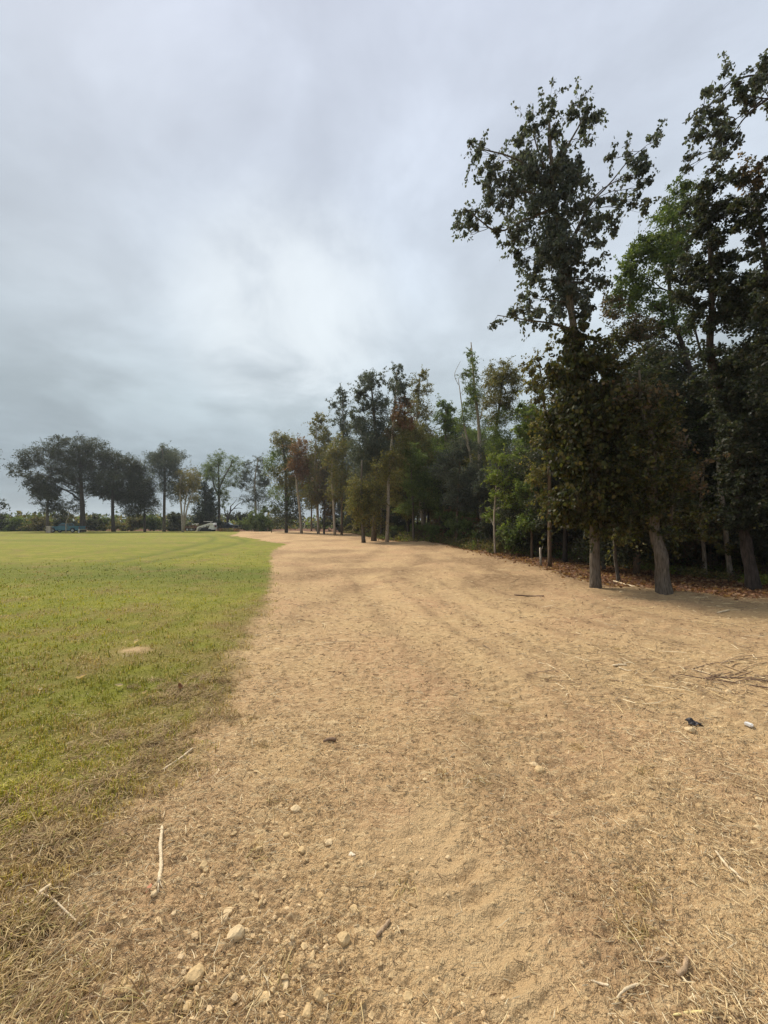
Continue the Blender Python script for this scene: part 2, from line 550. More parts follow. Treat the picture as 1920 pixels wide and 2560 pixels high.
near_edge = 0.6 * (1 - sstep(6, 12, np.hypot(GX, GY)))
lsd = lawn_sd(GX, GY) + (0.10 + 0.22 * near_edge) * perlin(GX * 2.2, GY * 2.2, 3) + 0.5 * perlin(GX * 0.5, GY * 0.5, 4) * sstep(15, 40, RR) + 0.06 * perlin(GX * 11, GY * 11, 5)
wid = 0.08 + 0.14 * near_edge
z_lawn = np.clip((lsd + wid) / (2 * wid), 0, 1) * (1 - sstep(105, 115, RR) * 0)
fsd = forest_sd(GX, GY) + 0.7 * perlin(GX * 0.8, GY * 0.8, 21) + 0.3 * perlin(GX * 3, GY * 3, 22)
z_for = sstep(-0.25, 0.45, fsd)
z_for = np.maximum(z_for, 0)
d2, _, _ = polydist(GX, GY, TR2)
z_bare = np.exp(-(d2 / 0.42) ** 2) * sstep(-0.4, 0.3, perlin(GX * 3, GY * 3, 25) + 0.25)
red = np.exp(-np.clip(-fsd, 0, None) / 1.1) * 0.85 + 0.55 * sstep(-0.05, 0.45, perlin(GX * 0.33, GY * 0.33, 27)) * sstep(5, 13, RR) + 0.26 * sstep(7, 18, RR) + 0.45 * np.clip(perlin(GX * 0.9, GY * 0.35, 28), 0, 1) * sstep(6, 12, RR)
for p, ww in ((TR1, 0.40), (TR4, 0.36), (TR3, 0.55)):
    dd, _, _ = polydist(GX, GY, p)
    nz_ = perlin(GX * 2.2, GY * 2.2, 45)
    z_bare = np.maximum(z_bare, 0.7 * np.exp(-(dd / ww) ** 4) * np.clip(0.5 + nz_, 0, 1))
    red = red + 0.55 * np.exp(-((dd - 1.25 * ww) / (0.3 * ww)) ** 2) * np.clip(0.55 + nz_, 0, 1)
for p in FTR:
    dd, _, _ = polydist(GX, GY, p)
    red = red + 0.6 * np.exp(-(dd / 0.35) ** 2) * np.clip(0.6 + perlin(GX * 1.1, GY * 1.1, 46), 0, 1)
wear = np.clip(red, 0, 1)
browned = browning(GX, GY)
dark_green = dark_green_bands(GX, GY)
for p in LT:
    dd, _, _ = polydist(GX, GY, p)
    dark_green = np.maximum(dark_green, 0.95 * np.exp(-(dd / 0.42) ** 2))
sx, sy = GXY(335, 1630)
bare_spot = np.exp(-(((GX - sx) / 0.17) ** 2 + ((GY - sy) / 0.13) ** 2)) * (0.8 + 0.6 * perlin(GX * 12, GY * 12, 2))
z_lawn = np.clip(z_lawn - 1.3 * np.clip(bare_spot, 0, 1), 0, 1)
z_bare = np.clip(z_bare + bare_spot, 0, 1)
kind_ij = np.where(z_for > 0.5, 2, np.where(lsd > 0, 0, 1))
idx = np.arange(nR * nA).reshape(nR, nA)
i0, j0 = np.meshgrid(np.arange(1, nR - 1), np.arange(nA), indexing='ij')
j1 = (j0 + 1) % nA
quads = np.stack([idx[i0, j0], idx[i0, j1], idx[i0 + 1, j1], idx[i0 + 1, j0]], -1).reshape(-1, 4)[:, ::-1]
qk = kind_ij[i0, j0].reshape(-1)
fan = np.stack([idx[0, np.arange(nA)], idx[1, (np.arange(nA) + 1) % nA], idx[1, np.arange(nA)]], -1)
P = np.stack([GX, GY, GZ], -1).reshape(-1, 3)
zone = np.stack([z_lawn, z_for, z_bare, np.ones_like(z_lawn)], -1).reshape(-1, 4)
wearf = np.clip(wear, 0, 1).reshape(-1)


def ground_part(name, k):
    q = quads[qk == k]
    tr = fan if k == 1 else np.zeros((0, 3), int)
    use = np.unique(np.concatenate([q.ravel(), tr.ravel()]))
    mp = np.full(len(P), -1)
    mp[use] = np.arange(len(use))
    a = Acc()
    a.add(P[use], tris=mp[tr] if len(tr) else None, quads=mp[q])
    me = a.mesh(name, M_GROUND, True)
    at = me.attributes.new('zone', 'FLOAT_COLOR', 'POINT')
    at.data.foreach_set('color', zone[use].astype(np.float32).ravel())
    wa = me.attributes.new('wear', 'FLOAT', 'POINT')
    wa.data.foreach_set('value', wearf[use].astype(np.float32))
    for nm, arr in (('browned', browned), ('dark_green', dark_green)):
        wa = me.attributes.new(nm, 'FLOAT', 'POINT')
        wa.data.foreach_set('value', np.clip(arr, 0, 1).reshape(-1)[use].astype(np.float32))
    return link(name, me, kind='structure')


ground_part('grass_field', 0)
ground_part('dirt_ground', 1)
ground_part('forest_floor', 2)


def hz(x, y):
    return float(height_full(np.array([x]), np.array([y]))[0])


# ------------------------------------------------------------------ foliage and trees
def unit(v):
    return v / (np.linalg.norm(v, axis=-1, keepdims=True) + 1e-9)


PAL = {   # leaf base colours
    'dark':   [(0.040, 0.050, 0.032), (0.053, 0.062, 0.035), (0.043, 0.051, 0.038), (0.067, 0.061, 0.042)],
    'green':  [(0.101, 0.146, 0.044), (0.135, 0.176, 0.049), (0.162, 0.187, 0.062), (0.083, 0.120, 0.042)],
    'bright': [(0.143, 0.198, 0.041), (0.183, 0.225, 0.048), (0.116, 0.159, 0.039), (0.203, 0.205, 0.060)],
    'olive':  [(0.144, 0.140, 0.048), (0.184, 0.166, 0.053), (0.109, 0.115, 0.043), (0.214, 0.161, 0.060)],
    'vine':   [(0.048, 0.056, 0.017), (0.076, 0.081, 0.023), (0.033, 0.040, 0.016), (0.094, 0.078, 0.026), (0.050, 0.040, 0.020)],
    'slate':  [(0.084, 0.102, 0.090), (0.108, 0.122, 0.104), (0.070, 0.086, 0.080), (0.112, 0.112, 0.096)],  # pale blue-grey veil of glare on the crowns put into leaf colour
    'brown':  [(0.138, 0.098, 0.060), (0.102, 0.091, 0.055), (0.168, 0.106, 0.067), (0.084, 0.084, 0.050)],
    'red':    [(0.198, 0.095, 0.053), (0.154, 0.088, 0.051), (0.121, 0.088, 0.046), (0.231, 0.114, 0.062)],
    'yellow': [(0.200, 0.163, 0.058), (0.147, 0.126, 0.053), (0.116, 0.116, 0.046), (0.221, 0.173, 0.084)],
    'pine':   [(0.036, 0.050, 0.034), (0.046, 0.060, 0.036), (0.030, 0.042, 0.030)],
}
BARK = {'grey': (0.135, 0.112, 0.088), 'pale': (0.38, 0.32, 0.25), 'dark': (0.075, 0.060, 0.050), 'brown': (0.17, 0.12, 0.08)}


def leaves(acc, C, D, L, col, rg, wide=0.36, detail=False):
    """add leaf blades: centre, direction, length"""
    n = len(C)
    if not n:
        return
    D = unit(D)
    S = unit(np.cross(D, rg.normal(size=(n, 3))))
    N = np.cross(S, D)
    L = L[:, None]
    fold = -N * L * 0.10
    if detail:
        V = np.stack([C - D * L * .5, C - D * L * .18 + S * L * wide + fold, C + D * L * .18 + S * L * wide * .8 + fold, C + D * L * .5 - N * L * .12,
                      C + D * L * .18 - S * L * wide * .8 + fold, C - D * L * .18 - S * L * wide + fold], 1)
        tri = np.array([(0, 1, 5), (1, 2, 5), (2, 4, 5), (2, 3, 4)])
        k = 6
    else:
        V = np.stack([C - D * L * .5, C + S * L * wide + fold, C + D * L * .5, C - S * L * wide + fold], 1)
        tri = np.array([(0, 1, 2), (0, 2, 3)])
        k = 4
    T = (np.arange(n)[:, None, None] * k + tri[None]).reshape(-1, 3)
    acc.add(V.reshape(-1, 3), tris=T, col=np.repeat(col, k, 0))


def leaf_cols(n, pal, rg, clump_tone=None):
    p = np.array(PAL[pal])
    c = p[rg.integers(0, len(p), n)] * rg.uniform(0.75, 1.25, (n, 1))
    if clump_tone is not None:
        c = c * clump_tone[:, None]
    return c


def bez(p0, p1, p2, n):
    t = np.linspace(0, 1, n)[:, None]
    return (1 - t) ** 2 * p0 + 2 * t * (1 - t) * p1 + t * t * p2


def crown_lobes(lf, wd, trunk, lobes, lsize, pal, dens, rg, bark, droop=0.5, detail=False, ragged=1.0, twigs=True, sprays=(3, 7)):
    """trunk: (n,4) x y z r.  lobes: list of (centre, radii, pal or None).  Limbs run from the trunk into every lobe, twigs fan out in it, leaves hang on the twigs"""
    tz = trunk[:, 2]
    for ctr, rad, lp in lobes:
        lp = lp or pal
        ctr, rad = np.asarray(ctr, float), np.asarray(rad, float)
        # where the limb leaves the trunk
        hd = np.array([math.hypot(ctr[0] - q[0], ctr[1] - q[1]) for q in trunk])
        want = ctr[2] - 0.40 * hd.min() - 0.3 * rad[2]
        i = int(np.argmin(np.abs(tz - want) + 0.25 * hd))
        p0, r0 = trunk[i, :3], trunk[i, 3]
        dist = np.linalg.norm(ctr - p0)
        if dist > 0.25:
            mid = (p0 + ctr) / 2 + np.array([0, 0, 0.10 * dist]) + rg.normal(size=3) * 0.07 * dist
            limb = bez(p0, mid, ctr, 7)
            limb[1:-1] += rg.normal(size=(5, 3)) * 0.018 * dist
            rr = np.linspace(max(min(r0 * 0.45, 0.010 + 0.011 * dist), 0.006), max(0.005, 0.12 * lsize * 0.5), 7)
            wd.tube(limb, rr, 5, bark)
        else:
            limb = np.repeat(ctr[None], 7, 0) + rg.normal(size=(7, 3)) * 0.05
        vol_area = rad[0] * rad[2] * math.pi
        nl = int(dens * 5.2 * vol_area / (0.36 * lsize * lsize)) + 10
        nc = int(np.clip(vol_area / (lsize * lsize * 4.0), 5, 90))
        # clumps, pushed to the outside of the lobe
        d = unit(rg.normal(size=(nc, 3)))
        rho = rg.uniform(0.25, 1.05, nc) ** 0.55 * rg.uniform(0.8, 1.0 + 0.22 * ragged, nc)
        cc = ctr + d * rho[:, None] * rad
        tone = rg.uniform(0.75, 1.28, nc)
        if twigs:
            sel = rg.permutation(nc)[:min(nc, 14)]
            for k in sel:
                a = limb[rg.integers(3, 7)]
                m = (a + cc[k]) / 2 + rg.normal(size=3) * 0.1 * np.linalg.norm(cc[k] - a)
                wd.tube(bez(a, m, cc[k], 4), np.linspace(max(0.004, lsize * 0.045), max(0.0025, lsize * 0.02), 4), 3, bark, cap=False)
        own = rg.integers(0, nc, nl)
        cr = max(lsize * 0.7, 0.30 * float(min(rad[0], rad[2])))
        off = rg.normal(size=(nl, 3)) * cr * np.array([0.62, 0.62, 0.55])
        Cn = cc[own] + off
        Dn = unit(rg.normal(size=(nl, 3))) + np.array([0, 0, -droop]) + 0.35 * unit(off)
        L = lsize * rg.uniform(0.65, 1.3, nl)
        leaves(lf, Cn, Dn, L, leaf_cols(nl, lp, rg, tone[own]), rg, detail=detail)
        # loose sprays that break the outline
        for k in range(int(rg.integers(sprays[0], sprays[1]))):
            d0 = unit(rg.normal(size=3) + np.array([0, 0, 0.15]))
            p_in = ctr + d0 * rad * 0.6
            ln = 0.45 * float(np.mean(rad)) + lsize * rg.uniform(1.5, 5.0)
            p_out = ctr + d0 * (rad * 0.75 + ln)
            bend_ = (p_in + p_out) / 2 + np.array([0, 0, 0.25 * ln])
            m_ = int(rg.integers(7, 16))
            sp = bez(p_in, bend_, p_out - np.array([0, 0, 0.2 * ln * min(droop, 1)]), m_)
            wd.tube(sp[[0, m_ // 3, 2 * m_ // 3, m_ - 1]], np.linspace(max(0.003, lsize * 0.04), max(0.002, lsize * 0.015), 4), 3, bark, cap=False)
            mm = m_ * 2
            Cs = np.repeat(sp, 2, 0) + rg.normal(size=(mm, 3)) * lsize * 0.45
            leaves(lf, Cs, rg.normal(size=(mm, 3)) * 0.8 + d0 + np.array([0, 0, -droop]), lsize * rg.uniform(.7, 1.25, mm), leaf_cols(mm, lp, rg, np.full(mm, rg.uniform(.8, 1.2))), rg, detail=detail)


def smooth_path(pts, n):
    """Catmull-Rom through rows (x y z r)"""
    p = np.asarray(pts, float)
    if len(p) < 3:
        t = np.linspace(0, 1, n)[:, None]
        return p[0] * (1 - t) + p[-1] * t
    e = np.vstack([2 * p[0] - p[1], p, 2 * p[-1] - p[-2]])
    out = []
    m = len(p) - 1
    for s_ in np.linspace(0, m - 1e-6, n):
        k = int(s_)
        f = s_ - k
        a, b, c, d = e[k], e[k + 1], e[k + 2], e[k + 3]
        out.append(0.5 * ((2 * b) + (-a + c) * f + (2 * a - 5 * b + 4 * c - d) * f * f + (-a + 3 * b - 3 * c + d) * f ** 3))
    out = np.array(out)
    out[:, 3] = np.maximum(out[:, 3], 0.004)
    return out


def tree(name, label, category, bx, depth, trunk_px, lobes_px, lsize, pal, dens=1.0, bark='grey', seed=0, droop=0.5, detail=False,
         extra_limbs=(), group=None, ragged=1.0, spread=0.95, flare=True, crown_name='crown', wrap=(), fill=0.9, sprays=(3, 7), vine=None, vine_pal=None, vine_size=None):
    """a tree surveyed from the photograph: pixels give heights and widths at its distance; depth extents follow the widths"""
    rg = np.random.default_rng(1000 + seed)
    s = depth / F_PX
    rows = []
    for k, (px, py, wp) in enumerate(trunk_px):
        q = W(px, py, depth)
        q[1] += 0.0 if k == 0 else rg.normal() * 0.12 * min(1.0, (trunk_px[0][1] - py) / 400.0)
        rows.append((*q, wp * s / 2 * (0.9 if depth > 50 else 1.05 if depth > 25 else 1.0)))
    base = np.array(rows[0])
    gz = hz(base[0], base[1])
    rows[0] = (base[0], base[1], gz - 0.12, base[3])
    path = smooth_path(rows, max(10, 3 * len(rows)))
    org = np.array([base[0], base[1], gz])
    loc = path.copy()
    loc[:, :3] -= org
    if flare:
        z = loc[:, 2]
        loc[:, 3] *= 1 + 0.28 * np.exp(-np.clip(z, 0, None) / (2.2 * max(base[3], 0.05)))
    bc = np.array(BARK[bark])
    wd, lf = Acc(), Acc()
    sides = 12 if depth < 20 else 7
    # resample the trunk finely near the ground so that the flare shows
    wd.tube(loc[:, :3], loc[:, 3], sides, bc, True, 0.05 if depth < 20 else 0.03, rg)
    tr = loc.copy()
    for lm in extra_limbs:
        lr = smooth_path([(*(W(a, b, depth) + np.array([0, rg.normal() * 0.1, 0])), c * s / 2) for a, b, c in lm], 10)
        lr[:, :3] -= org
        wd.tube(lr[:, :3], lr[:, 3], 6, bc)
        tr = np.vstack([tr, lr])
    lobes = []
    for q in lobes_px:
        px, py, rx, ry = q[:4]
        lp = q[4] if len(q) > 4 else None
        c = W(px, py, depth) - org
        if depth > 25:
            rx, ry = rx * 1.16, ry * 1.16
        c[1] += rg.normal() * 0.45 * rx * s + (rg.uniform(-1, 1) * 0.3 if depth < 20 else rg.uniform(-1, 1) * 0.8)
        lobes.append((c, (rx * s, max(rx, ry) * s * spread, ry * s), lp))
    if depth > 25 and len(lobes) > 3:
        base_l = list(lobes)
        for k in range(int(len(base_l) * fill)):
            a_, b_ = base_l[rg.integers(0, len(base_l))], base_l[rg.integers(0, len(base_l))]
            if np.linalg.norm(a_[0] - b_[0]) > 5.5:
                continue
            f_ = rg.uniform(0.2, 0.8)
            c_ = a_[0] * f_ + b_[0] * (1 - f_) + rg.normal(size=3) * 0.25 * np.mean(a_[1])
            lobes.append((c_, tuple(np.mean([a_[1], b_[1]], 0) * rg.uniform(0.45, 0.9)), a_[2]))
        lsize *= 0.74 if depth < 50 else 0.88
        dens *= 0.62
    for y0, y1, rad_, wp_ in wrap:              # foliage clinging round the trunk itself
        zt, zb = W(960, y0, depth)[2] - org[2], W(960, y1, depth)[2] - org[2]
        nn = max(4, int((zt - zb) / 0.22))
        for kk_, z_ in enumerate(np.linspace(zb, zt, nn)):
            i_ = int(np.argmin(np.abs(loc[:, 2] - z_)))
            a_ = 2.399 * kk_
            o_ = rad_ * s * 0.75
            lobes.append((loc[i_, :3] * np.array([1, 1, 0]) + np.array([o_ * math.cos(a_), o_ * math.sin(a_) - 0.35 * o_, z_]), (rad_ * s * .8,) * 2 + (0.24,), wp_))
    root = thing(name, label, category, org, 0, group)
    crown_lobes(lf, wd, tr, lobes, lsize, pal, dens, rg, bc * 0.8, droop, detail, ragged, True, sprays)
    if vine:
        vf, vw = Acc(), Acc()
        vl = []
        for q in vine:
            px, py, rx, ry = q[:4]
            c = W(px, py, depth) - org
            c[1] += rg.normal() * 0.15 * rx * s
            vl.append((c, (rx * s, rx * s * 0.9, ry * s), None))
        crown_lobes(vf, vw, tr, vl, vine_size or lsize, vine_pal or pal, 0.72, rg, bc * 0.6, 1.4, True, ragged)
        vf.build('hanging_vine', M_LEAF, root, kind='stuff')
        vw.build('vine_stem', M_BARK, root)
    wd.build('trunk', M_BARK, root, smooth=True)
    if lf.n:
        lf.build(crown_name, M_LEAF, root, kind='stuff')
    return root


# --- the trees of the wood's edge on the right, nearest first
VT_UP = [(1327, 290, 13, 36), (1317, 321, 18, 22), (1299, 346, 17, 22), (1374, 262, 9, 32), (1352, 291, 11, 8), (1362, 335, 28, 18), (1390, 339, 13, 20),
         (1439, 262, 18, 12), (1476, 282, 26, 28), (1492, 290, 12, 18), (1428, 307, 15, 22), (1453, 325, 18, 22), (1421, 340, 20, 20), (1478, 342, 14, 11),
         (1380, 377, 72, 36), (1317, 384, 38, 33), (1198, 377, 12, 11), (1184, 405, 19, 24), (1201, 426, 13, 18), (1240, 395, 30, 22), (1247, 430, 30, 34),
         (1222, 461, 22, 26), (1310, 430, 40, 42), (1345, 416, 42, 42), (1421, 388, 34, 42), (1436, 430, 20, 44), (1464, 437, 17, 16), (1345, 479, 62, 38),
         (1415, 472, 44, 44), (1275, 486, 28, 20), (1250, 520, 33, 24), (1215, 535, 24, 24), (1180, 528, 24, 20), (1170, 510, 16, 18), (1149, 559, 15, 15),
         (1180, 575, 19, 28), (1240, 562, 24, 16), (1289, 562, 21, 24), (1275, 587, 19, 14), (1352, 528, 62, 38), (1415, 520, 48, 38), (1366, 580, 58, 38),
         (1317, 605, 27, 25), (1310, 632, 18, 14), (1397, 590, 44, 38), (1453, 587, 20, 20), (1464, 528, 19, 18), (1502, 510, 28, 20), (1495, 545, 26, 20),
         (1485, 570, 17, 15), (1534, 520, 17, 17), (1553, 517, 10, 13), (1534, 562, 15, 19), (1516, 590, 13, 11), (1495, 622, 11, 16), (1530, 398, 18, 13),
         (1569, 374, 13, 18), (1624, 368, 13, 27), (1600, 402, 25, 20), (1583, 430, 28, 24), (1607, 458, 25, 22), (1590, 482, 22, 14), (1555, 486, 17, 10),
         (1590, 510, 15, 14), (1617, 503, 16, 15), (1380, 632, 48, 34), (1421, 640, 34, 34), (1464, 626, 12, 13), (1471, 650, 13, 13), (1366, 668, 36, 26),
         (1408, 675, 34, 34), (1481, 668, 13, 11), (1460, 689, 19, 20), (1492, 696, 12, 11), (1345, 685, 16, 18), (1338, 717, 23, 12), (1390, 717, 34, 34),
         (1422, 738, 36, 33), (1464, 727, 26, 20), (1499, 723, 16, 16), (1324, 748, 27, 19), (1352, 773, 19, 20), (1387, 773, 28, 22), (1338, 794, 25, 12),
         (1308, 794, 23, 11), (1275, 797, 19, 15), (1233, 807, 10, 9), (1352, 822, 16, 16), (1452, 778, 28, 24)]
VT_LOW = [(1450, 838, 42, 24), (1415, 872, 30, 24), (1460, 885, 70, 46), (1395, 935, 36, 38), (1475, 950, 82, 58), (1480, 1030, 92, 66), (1420, 1040, 50, 60),
          (1450, 1110, 82, 66), (1510, 1100, 56, 70), (1470, 1185, 84, 62), (1405, 1175, 36, 56), (1455, 1255, 76, 52), (1520, 1210, 46, 56), (1410, 1285, 34, 40),
          (1490, 1300, 52, 36), (1535, 1290, 34, 34), (1545, 1010, 34, 60), (1385, 1095, 26, 60)]
tree('vine_covered_tree', 'tall ragged tree wrapped in hanging vine leaves, leaning left above the wood edge', 'tree', 1490, 9.9,
     [(1490, 1470, 23), (1488, 1400, 22), (1486, 1330, 22), (1478, 1150, 22), (1456, 950, 20), (1423, 810, 17), (1405, 650, 14), (1388, 500, 11), (1374, 400, 8), (1372, 300, 4)],
     VT_UP, 0.088, 'slate', 0.60, 'grey', 1, 1.1, False, sprays=(1, 4),
     extra_limbs=[[(1415, 640, 6), (1470, 520, 4.5), (1530, 450, 3.5), (1570, 405, 2.5), (1612, 372, 1.5)], [(1420, 620, 5), (1480, 500, 3.5), (1550, 455, 2.5), (1600, 440, 2)],
                  [(1390, 520, 7), (1310, 545, 5), (1250, 560, 4), (1180, 540, 3)], [(1385, 460, 6), (1290, 400, 4), (1205, 372, 3), (1186, 358, 1.5)],
                  [(1385, 420, 6), (1440, 330, 4), (1452, 300, 3), (1480, 270, 2)], [(1374, 400, 5), (1374, 330, 3), (1374, 260, 2)], [(1360, 420, 5), (1335, 340, 3), (1330, 265, 2)],
                  [(1432, 830, 6), (1380, 815, 5), (1320, 800, 3), (1240, 795, 2)]],
     wrap=[(430, 800, 24, None), (860, 1330, 44, 'vine')], vine=VT_LOW, vine_pal='vine', vine_size=0.098)
tree('broken_top_tree', 'stout tree with ridged grey trunk leaning left and orange green leaves low on it', 'tree', 1660, 9.0,
     [(1661, 1487, 31), (1655, 1440, 29), (1649, 1390, 28), (1642, 1330, 26), (1630, 1220, 23), (1620, 1110, 17), (1612, 1000, 11), (1606, 920, 5)],
     [(1640, 1315, 60, 30), (1590, 1275, 46, 40), (1690, 1270, 60, 42), (1570, 1190, 38, 46), (1640, 1190, 60, 46), (1715, 1190, 40, 46, 'brown'), (1615, 1090, 52, 50),
      (1690, 1100, 48, 40, 'brown'), (1600, 990, 50, 46, 'brown'), (1575, 900, 44, 44, 'vine'), (1650, 1010, 30, 36, 'brown'), (1740, 1310, 36, 26)],
     0.080, 'vine', 0.42, 'grey', 2, 0.5, False, wrap=[(1000, 1335, 42, 'vine')], extra_limbs=[[(1676, 1300, 8), (1690, 1220, 7), (1703, 1150, 6), (1712, 1090, 4)], [(1650, 1180, 6), (1690, 1155, 4), (1660, 1100, 2)]])
tree('leaning_tree', 'tall full green tree rising behind the vine covered one, thin leaning trunk', 'tree', 1826, 15.0,
     [(1826, 1418, 15), (1818, 1330, 15), (1797, 1180, 14), (1770, 1030, 13), (1735, 960, 12), (1712, 880, 10), (1690, 780, 9), (1680, 650, 7), (1690, 520, 4)],
     [(1692, 474, 28, 22), (1689, 513, 36, 30), (1720, 492, 27, 27), (1695, 557, 48, 38), (1670, 600, 42, 32), (1710, 600, 38, 38), (1597, 618, 30, 26), (1621, 612, 25, 20),
      (1588, 649, 28, 30), (1652, 643, 42, 36), (1560, 683, 22, 27), (1603, 689, 42, 36), (1664, 680, 38, 28), (1572, 729, 38, 30), (1618, 735, 50, 36), (1680, 750, 46, 34),
      (1541, 762, 28, 28, 'brown'), (1640, 805, 55, 34, 'olive'), (1590, 830, 38, 34, 'brown'), (1700, 815, 46, 30), (1555, 850, 34, 34, 'vine'), (1625, 905, 40, 40, 'brown'),
      (1690, 990, 46, 24, 'brown'), (1740, 1060, 50, 40), (1780, 1150, 44, 44), (1760, 1240, 50, 40), (1790, 1320, 46, 32, 'olive')],
     0.088, 'green', 0.75, 'dark', 3, 0.3, False, extra_limbs=[[(1740, 975, 7), (1752, 920, 6), (1740, 860, 5), (1730, 800, 4)]])
tree('dark_oak_tree', 'thick trunked dark oak at the wood edge near the right frame edge', 'tree', 1888, 10.2,
     [(1886, 1468, 27), (1876, 1420, 25), (1867, 1370, 24), (1847, 1200, 21), (1826, 1070, 21), (1805, 960, 18), (1788, 870, 16), (1780, 760, 12), (1772, 620, 9), (1768, 500, 5)],
     [(1772, 464, 24, 16), (1803, 466, 22, 18), (1757, 488, 25, 22), (1812, 513, 24, 20), (1757, 528, 28, 24), (1790, 540, 22, 20), (1772, 580, 33, 33), (1812, 580, 17, 20),
      (1741, 645, 42, 36), (1775, 667, 42, 42), (1818, 650, 28, 32), (1741, 735, 46, 34), (1803, 729, 48, 38), (1765, 800, 52, 34), (1825, 795, 46, 40), (1850, 740, 36, 36),
      (1835, 900, 42, 42), (1862, 990, 52, 52), (1800, 1000, 30, 30), (1880, 1085, 46, 52), (1810, 1110, 46, 46), (1855, 1190, 56, 46), (1893, 1270, 36, 44), (1835, 1290, 40, 34),
      (1790, 880, 30, 26)],
     0.080, 'dark', 0.8, 'dark', 4, 0.4, False, sprays=(1, 4), wrap=[(470, 780, 30, None), (880, 1340, 34, None)])
tree('reddish_oak_tree', 'dark reddish leaved tree cut off by the right frame edge', 'tree', 1960, 9.2,
     [(1968, 1495, 30), (1962, 1400, 27), (1950, 1200, 24), (1935, 900, 18), (1918, 700, 12), (1905, 500, 6)],
     [(1866, 425, 15, 14, 'brown'), (1886, 428, 22, 16, 'brown'), (1912, 420, 20, 18), (1864, 428, 23, 20), (1901, 445, 34, 36, 'brown'), (1858, 513, 24, 22), (1895, 506, 38, 36), (1895, 552, 32, 30),
      (1915, 583, 25, 28), (1889, 617, 28, 18), (1868, 658, 20, 14), (1910, 675, 28, 28), (1895, 706, 33, 30), (1905, 780, 38, 44), (1905, 870, 38, 44), (1960, 450, 46, 60),
      (1985, 600, 60, 70), (1970, 740, 56, 70), (1980, 880, 60, 60), (1940, 1000, 50, 56), (1975, 1120, 60, 60), (1925, 1200, 34, 50), (1985, 1260, 60, 50)],
     0.078, 'dark', 0.8, 'dark', 5, 0.5, False, sprays=(1, 3))
tree('overhanging_tree', 'tree beyond the right frame edge reaching a leafy branch into the upper right sky', 'tree', 2230, 7.2,
     [(2230, 1530, 60), (2222, 1300, 52), (2205, 900, 44), (2180, 500, 34), (2140, 250, 24), (2090, 60, 14)],
     [(1800, 197, 9, 13), (1830, 189, 11, 9), (1775, 226, 12, 9), (1744, 260, 13, 11), (1757, 276, 9, 12), (1877, 198, 15, 13), (1907, 192, 18, 22), (1916, 157, 13, 17), (1806, 240, 8, 8),
      (1819, 238, 7, 9), (1843, 250, 15, 14), (1864, 237, 19, 12), (1892, 229, 17, 11), (1828, 266, 17, 18), (1797, 275, 15, 14), (1896, 247, 14, 11), (1855, 281, 9, 9),
      (1790, 299, 17, 14), (1760, 299, 13, 9), (1726, 327, 9, 8), (1741, 320, 11, 8), (1763, 330, 13, 12), (1784, 327, 9, 8), (1830, 305, 12, 15), (1812, 331, 13, 11), (1803, 348, 15, 14),
      (1772, 355, 15, 11), (1750, 370, 11, 8), (1747, 388, 12, 7), (1824, 358, 9, 8), (1794, 367, 10, 9), (1781, 398, 11, 12), (1775, 413, 11, 9), (1797, 407, 11, 7), (1827, 379, 8, 7),
      (1809, 391, 9, 6), (1950, 170, 26, 30), (1960, 240, 24, 24), (2010, 160, 40, 40), (2080, 120, 60, 60), (2160, 180, 60, 60), (2120, 330, 50, 50), (2250, 380, 60, 60), (2060, 20, 60, 60),
      (2290, 600, 70, 70), (2240, 760, 90, 80), (2330, 860, 80, 90), (2170, 880, 60, 70), (2280, 480, 90, 80), (2200, 600, 70, 80), (2330, 260, 80, 80), (2240, 160, 90, 80), (2150, -40, 90, 80), (2240, 1000, 80, 80)],
     0.070, 'slate', 1.1, 'dark', 6, 1.0, False, sprays=(0, 2),
     extra_limbs=[[(2150, 300, 20), (2050, 250, 11), (1960, 235, 8), (1920, 251, 6), (1873, 281, 4.5), (1840, 322, 3.5), (1812, 365, 2.5), (1787, 400, 1.5)],
                  [(2050, 250, 9), (1970, 205, 6), (1920, 198, 5), (1846, 194, 4), (1806, 225, 3), (1772, 264, 2), (1763, 288, 1.2)],
                  [(1885, 272, 3), (1850, 290, 2.4), (1818, 318, 2), (1790, 335, 1.5), (1735, 325, 1)]])

# --- middle row, from the vine tree towards the far end of the clearing
tree('hickory_tree', 'brownish loose crowned tree just left behind the vine covered tree', 'tree', 1372, 15.5,
     [(1374, 1405, 9), (1373, 1300, 9), (1370, 1150, 8), (1360, 1000, 6), (1350, 900, 3)],
     [(1315, 915, 13, 11), (1330, 932, 16, 12), (1345, 902, 15, 15), (1350, 950, 25, 22), (1324, 970, 16, 12), (1360, 985, 22, 22), (1340, 1012, 18, 14), (1365, 1050, 23, 28), (1372, 868, 15, 13),
      (1360, 1100, 22, 28), (1345, 1180, 26, 34), (1372, 1250, 26, 34)], 0.09, 'olive', 0.7, 'brown', 7, 0.5, False)
tree('young_maple_tree', 'slim deep green tree left of the hickory, leaves down to the brush', 'tree', 1330, 19,
     [(1330, 1395, 6), (1328, 1200, 6), (1325, 1030, 3)],
     [(1300, 1022, 14, 14), (1325, 1016, 14, 11), (1320, 1045, 22, 18), (1345, 1030, 18, 14), (1310, 1090, 23, 26), (1338, 1082, 27, 27), (1320, 1140, 32, 28), (1338, 1190, 28, 36),
      (1318, 1240, 28, 36), (1348, 1275, 23, 36), (1312, 1305, 26, 30)], 0.10, 'green', 0.85, 'brown', 8, 0.4)
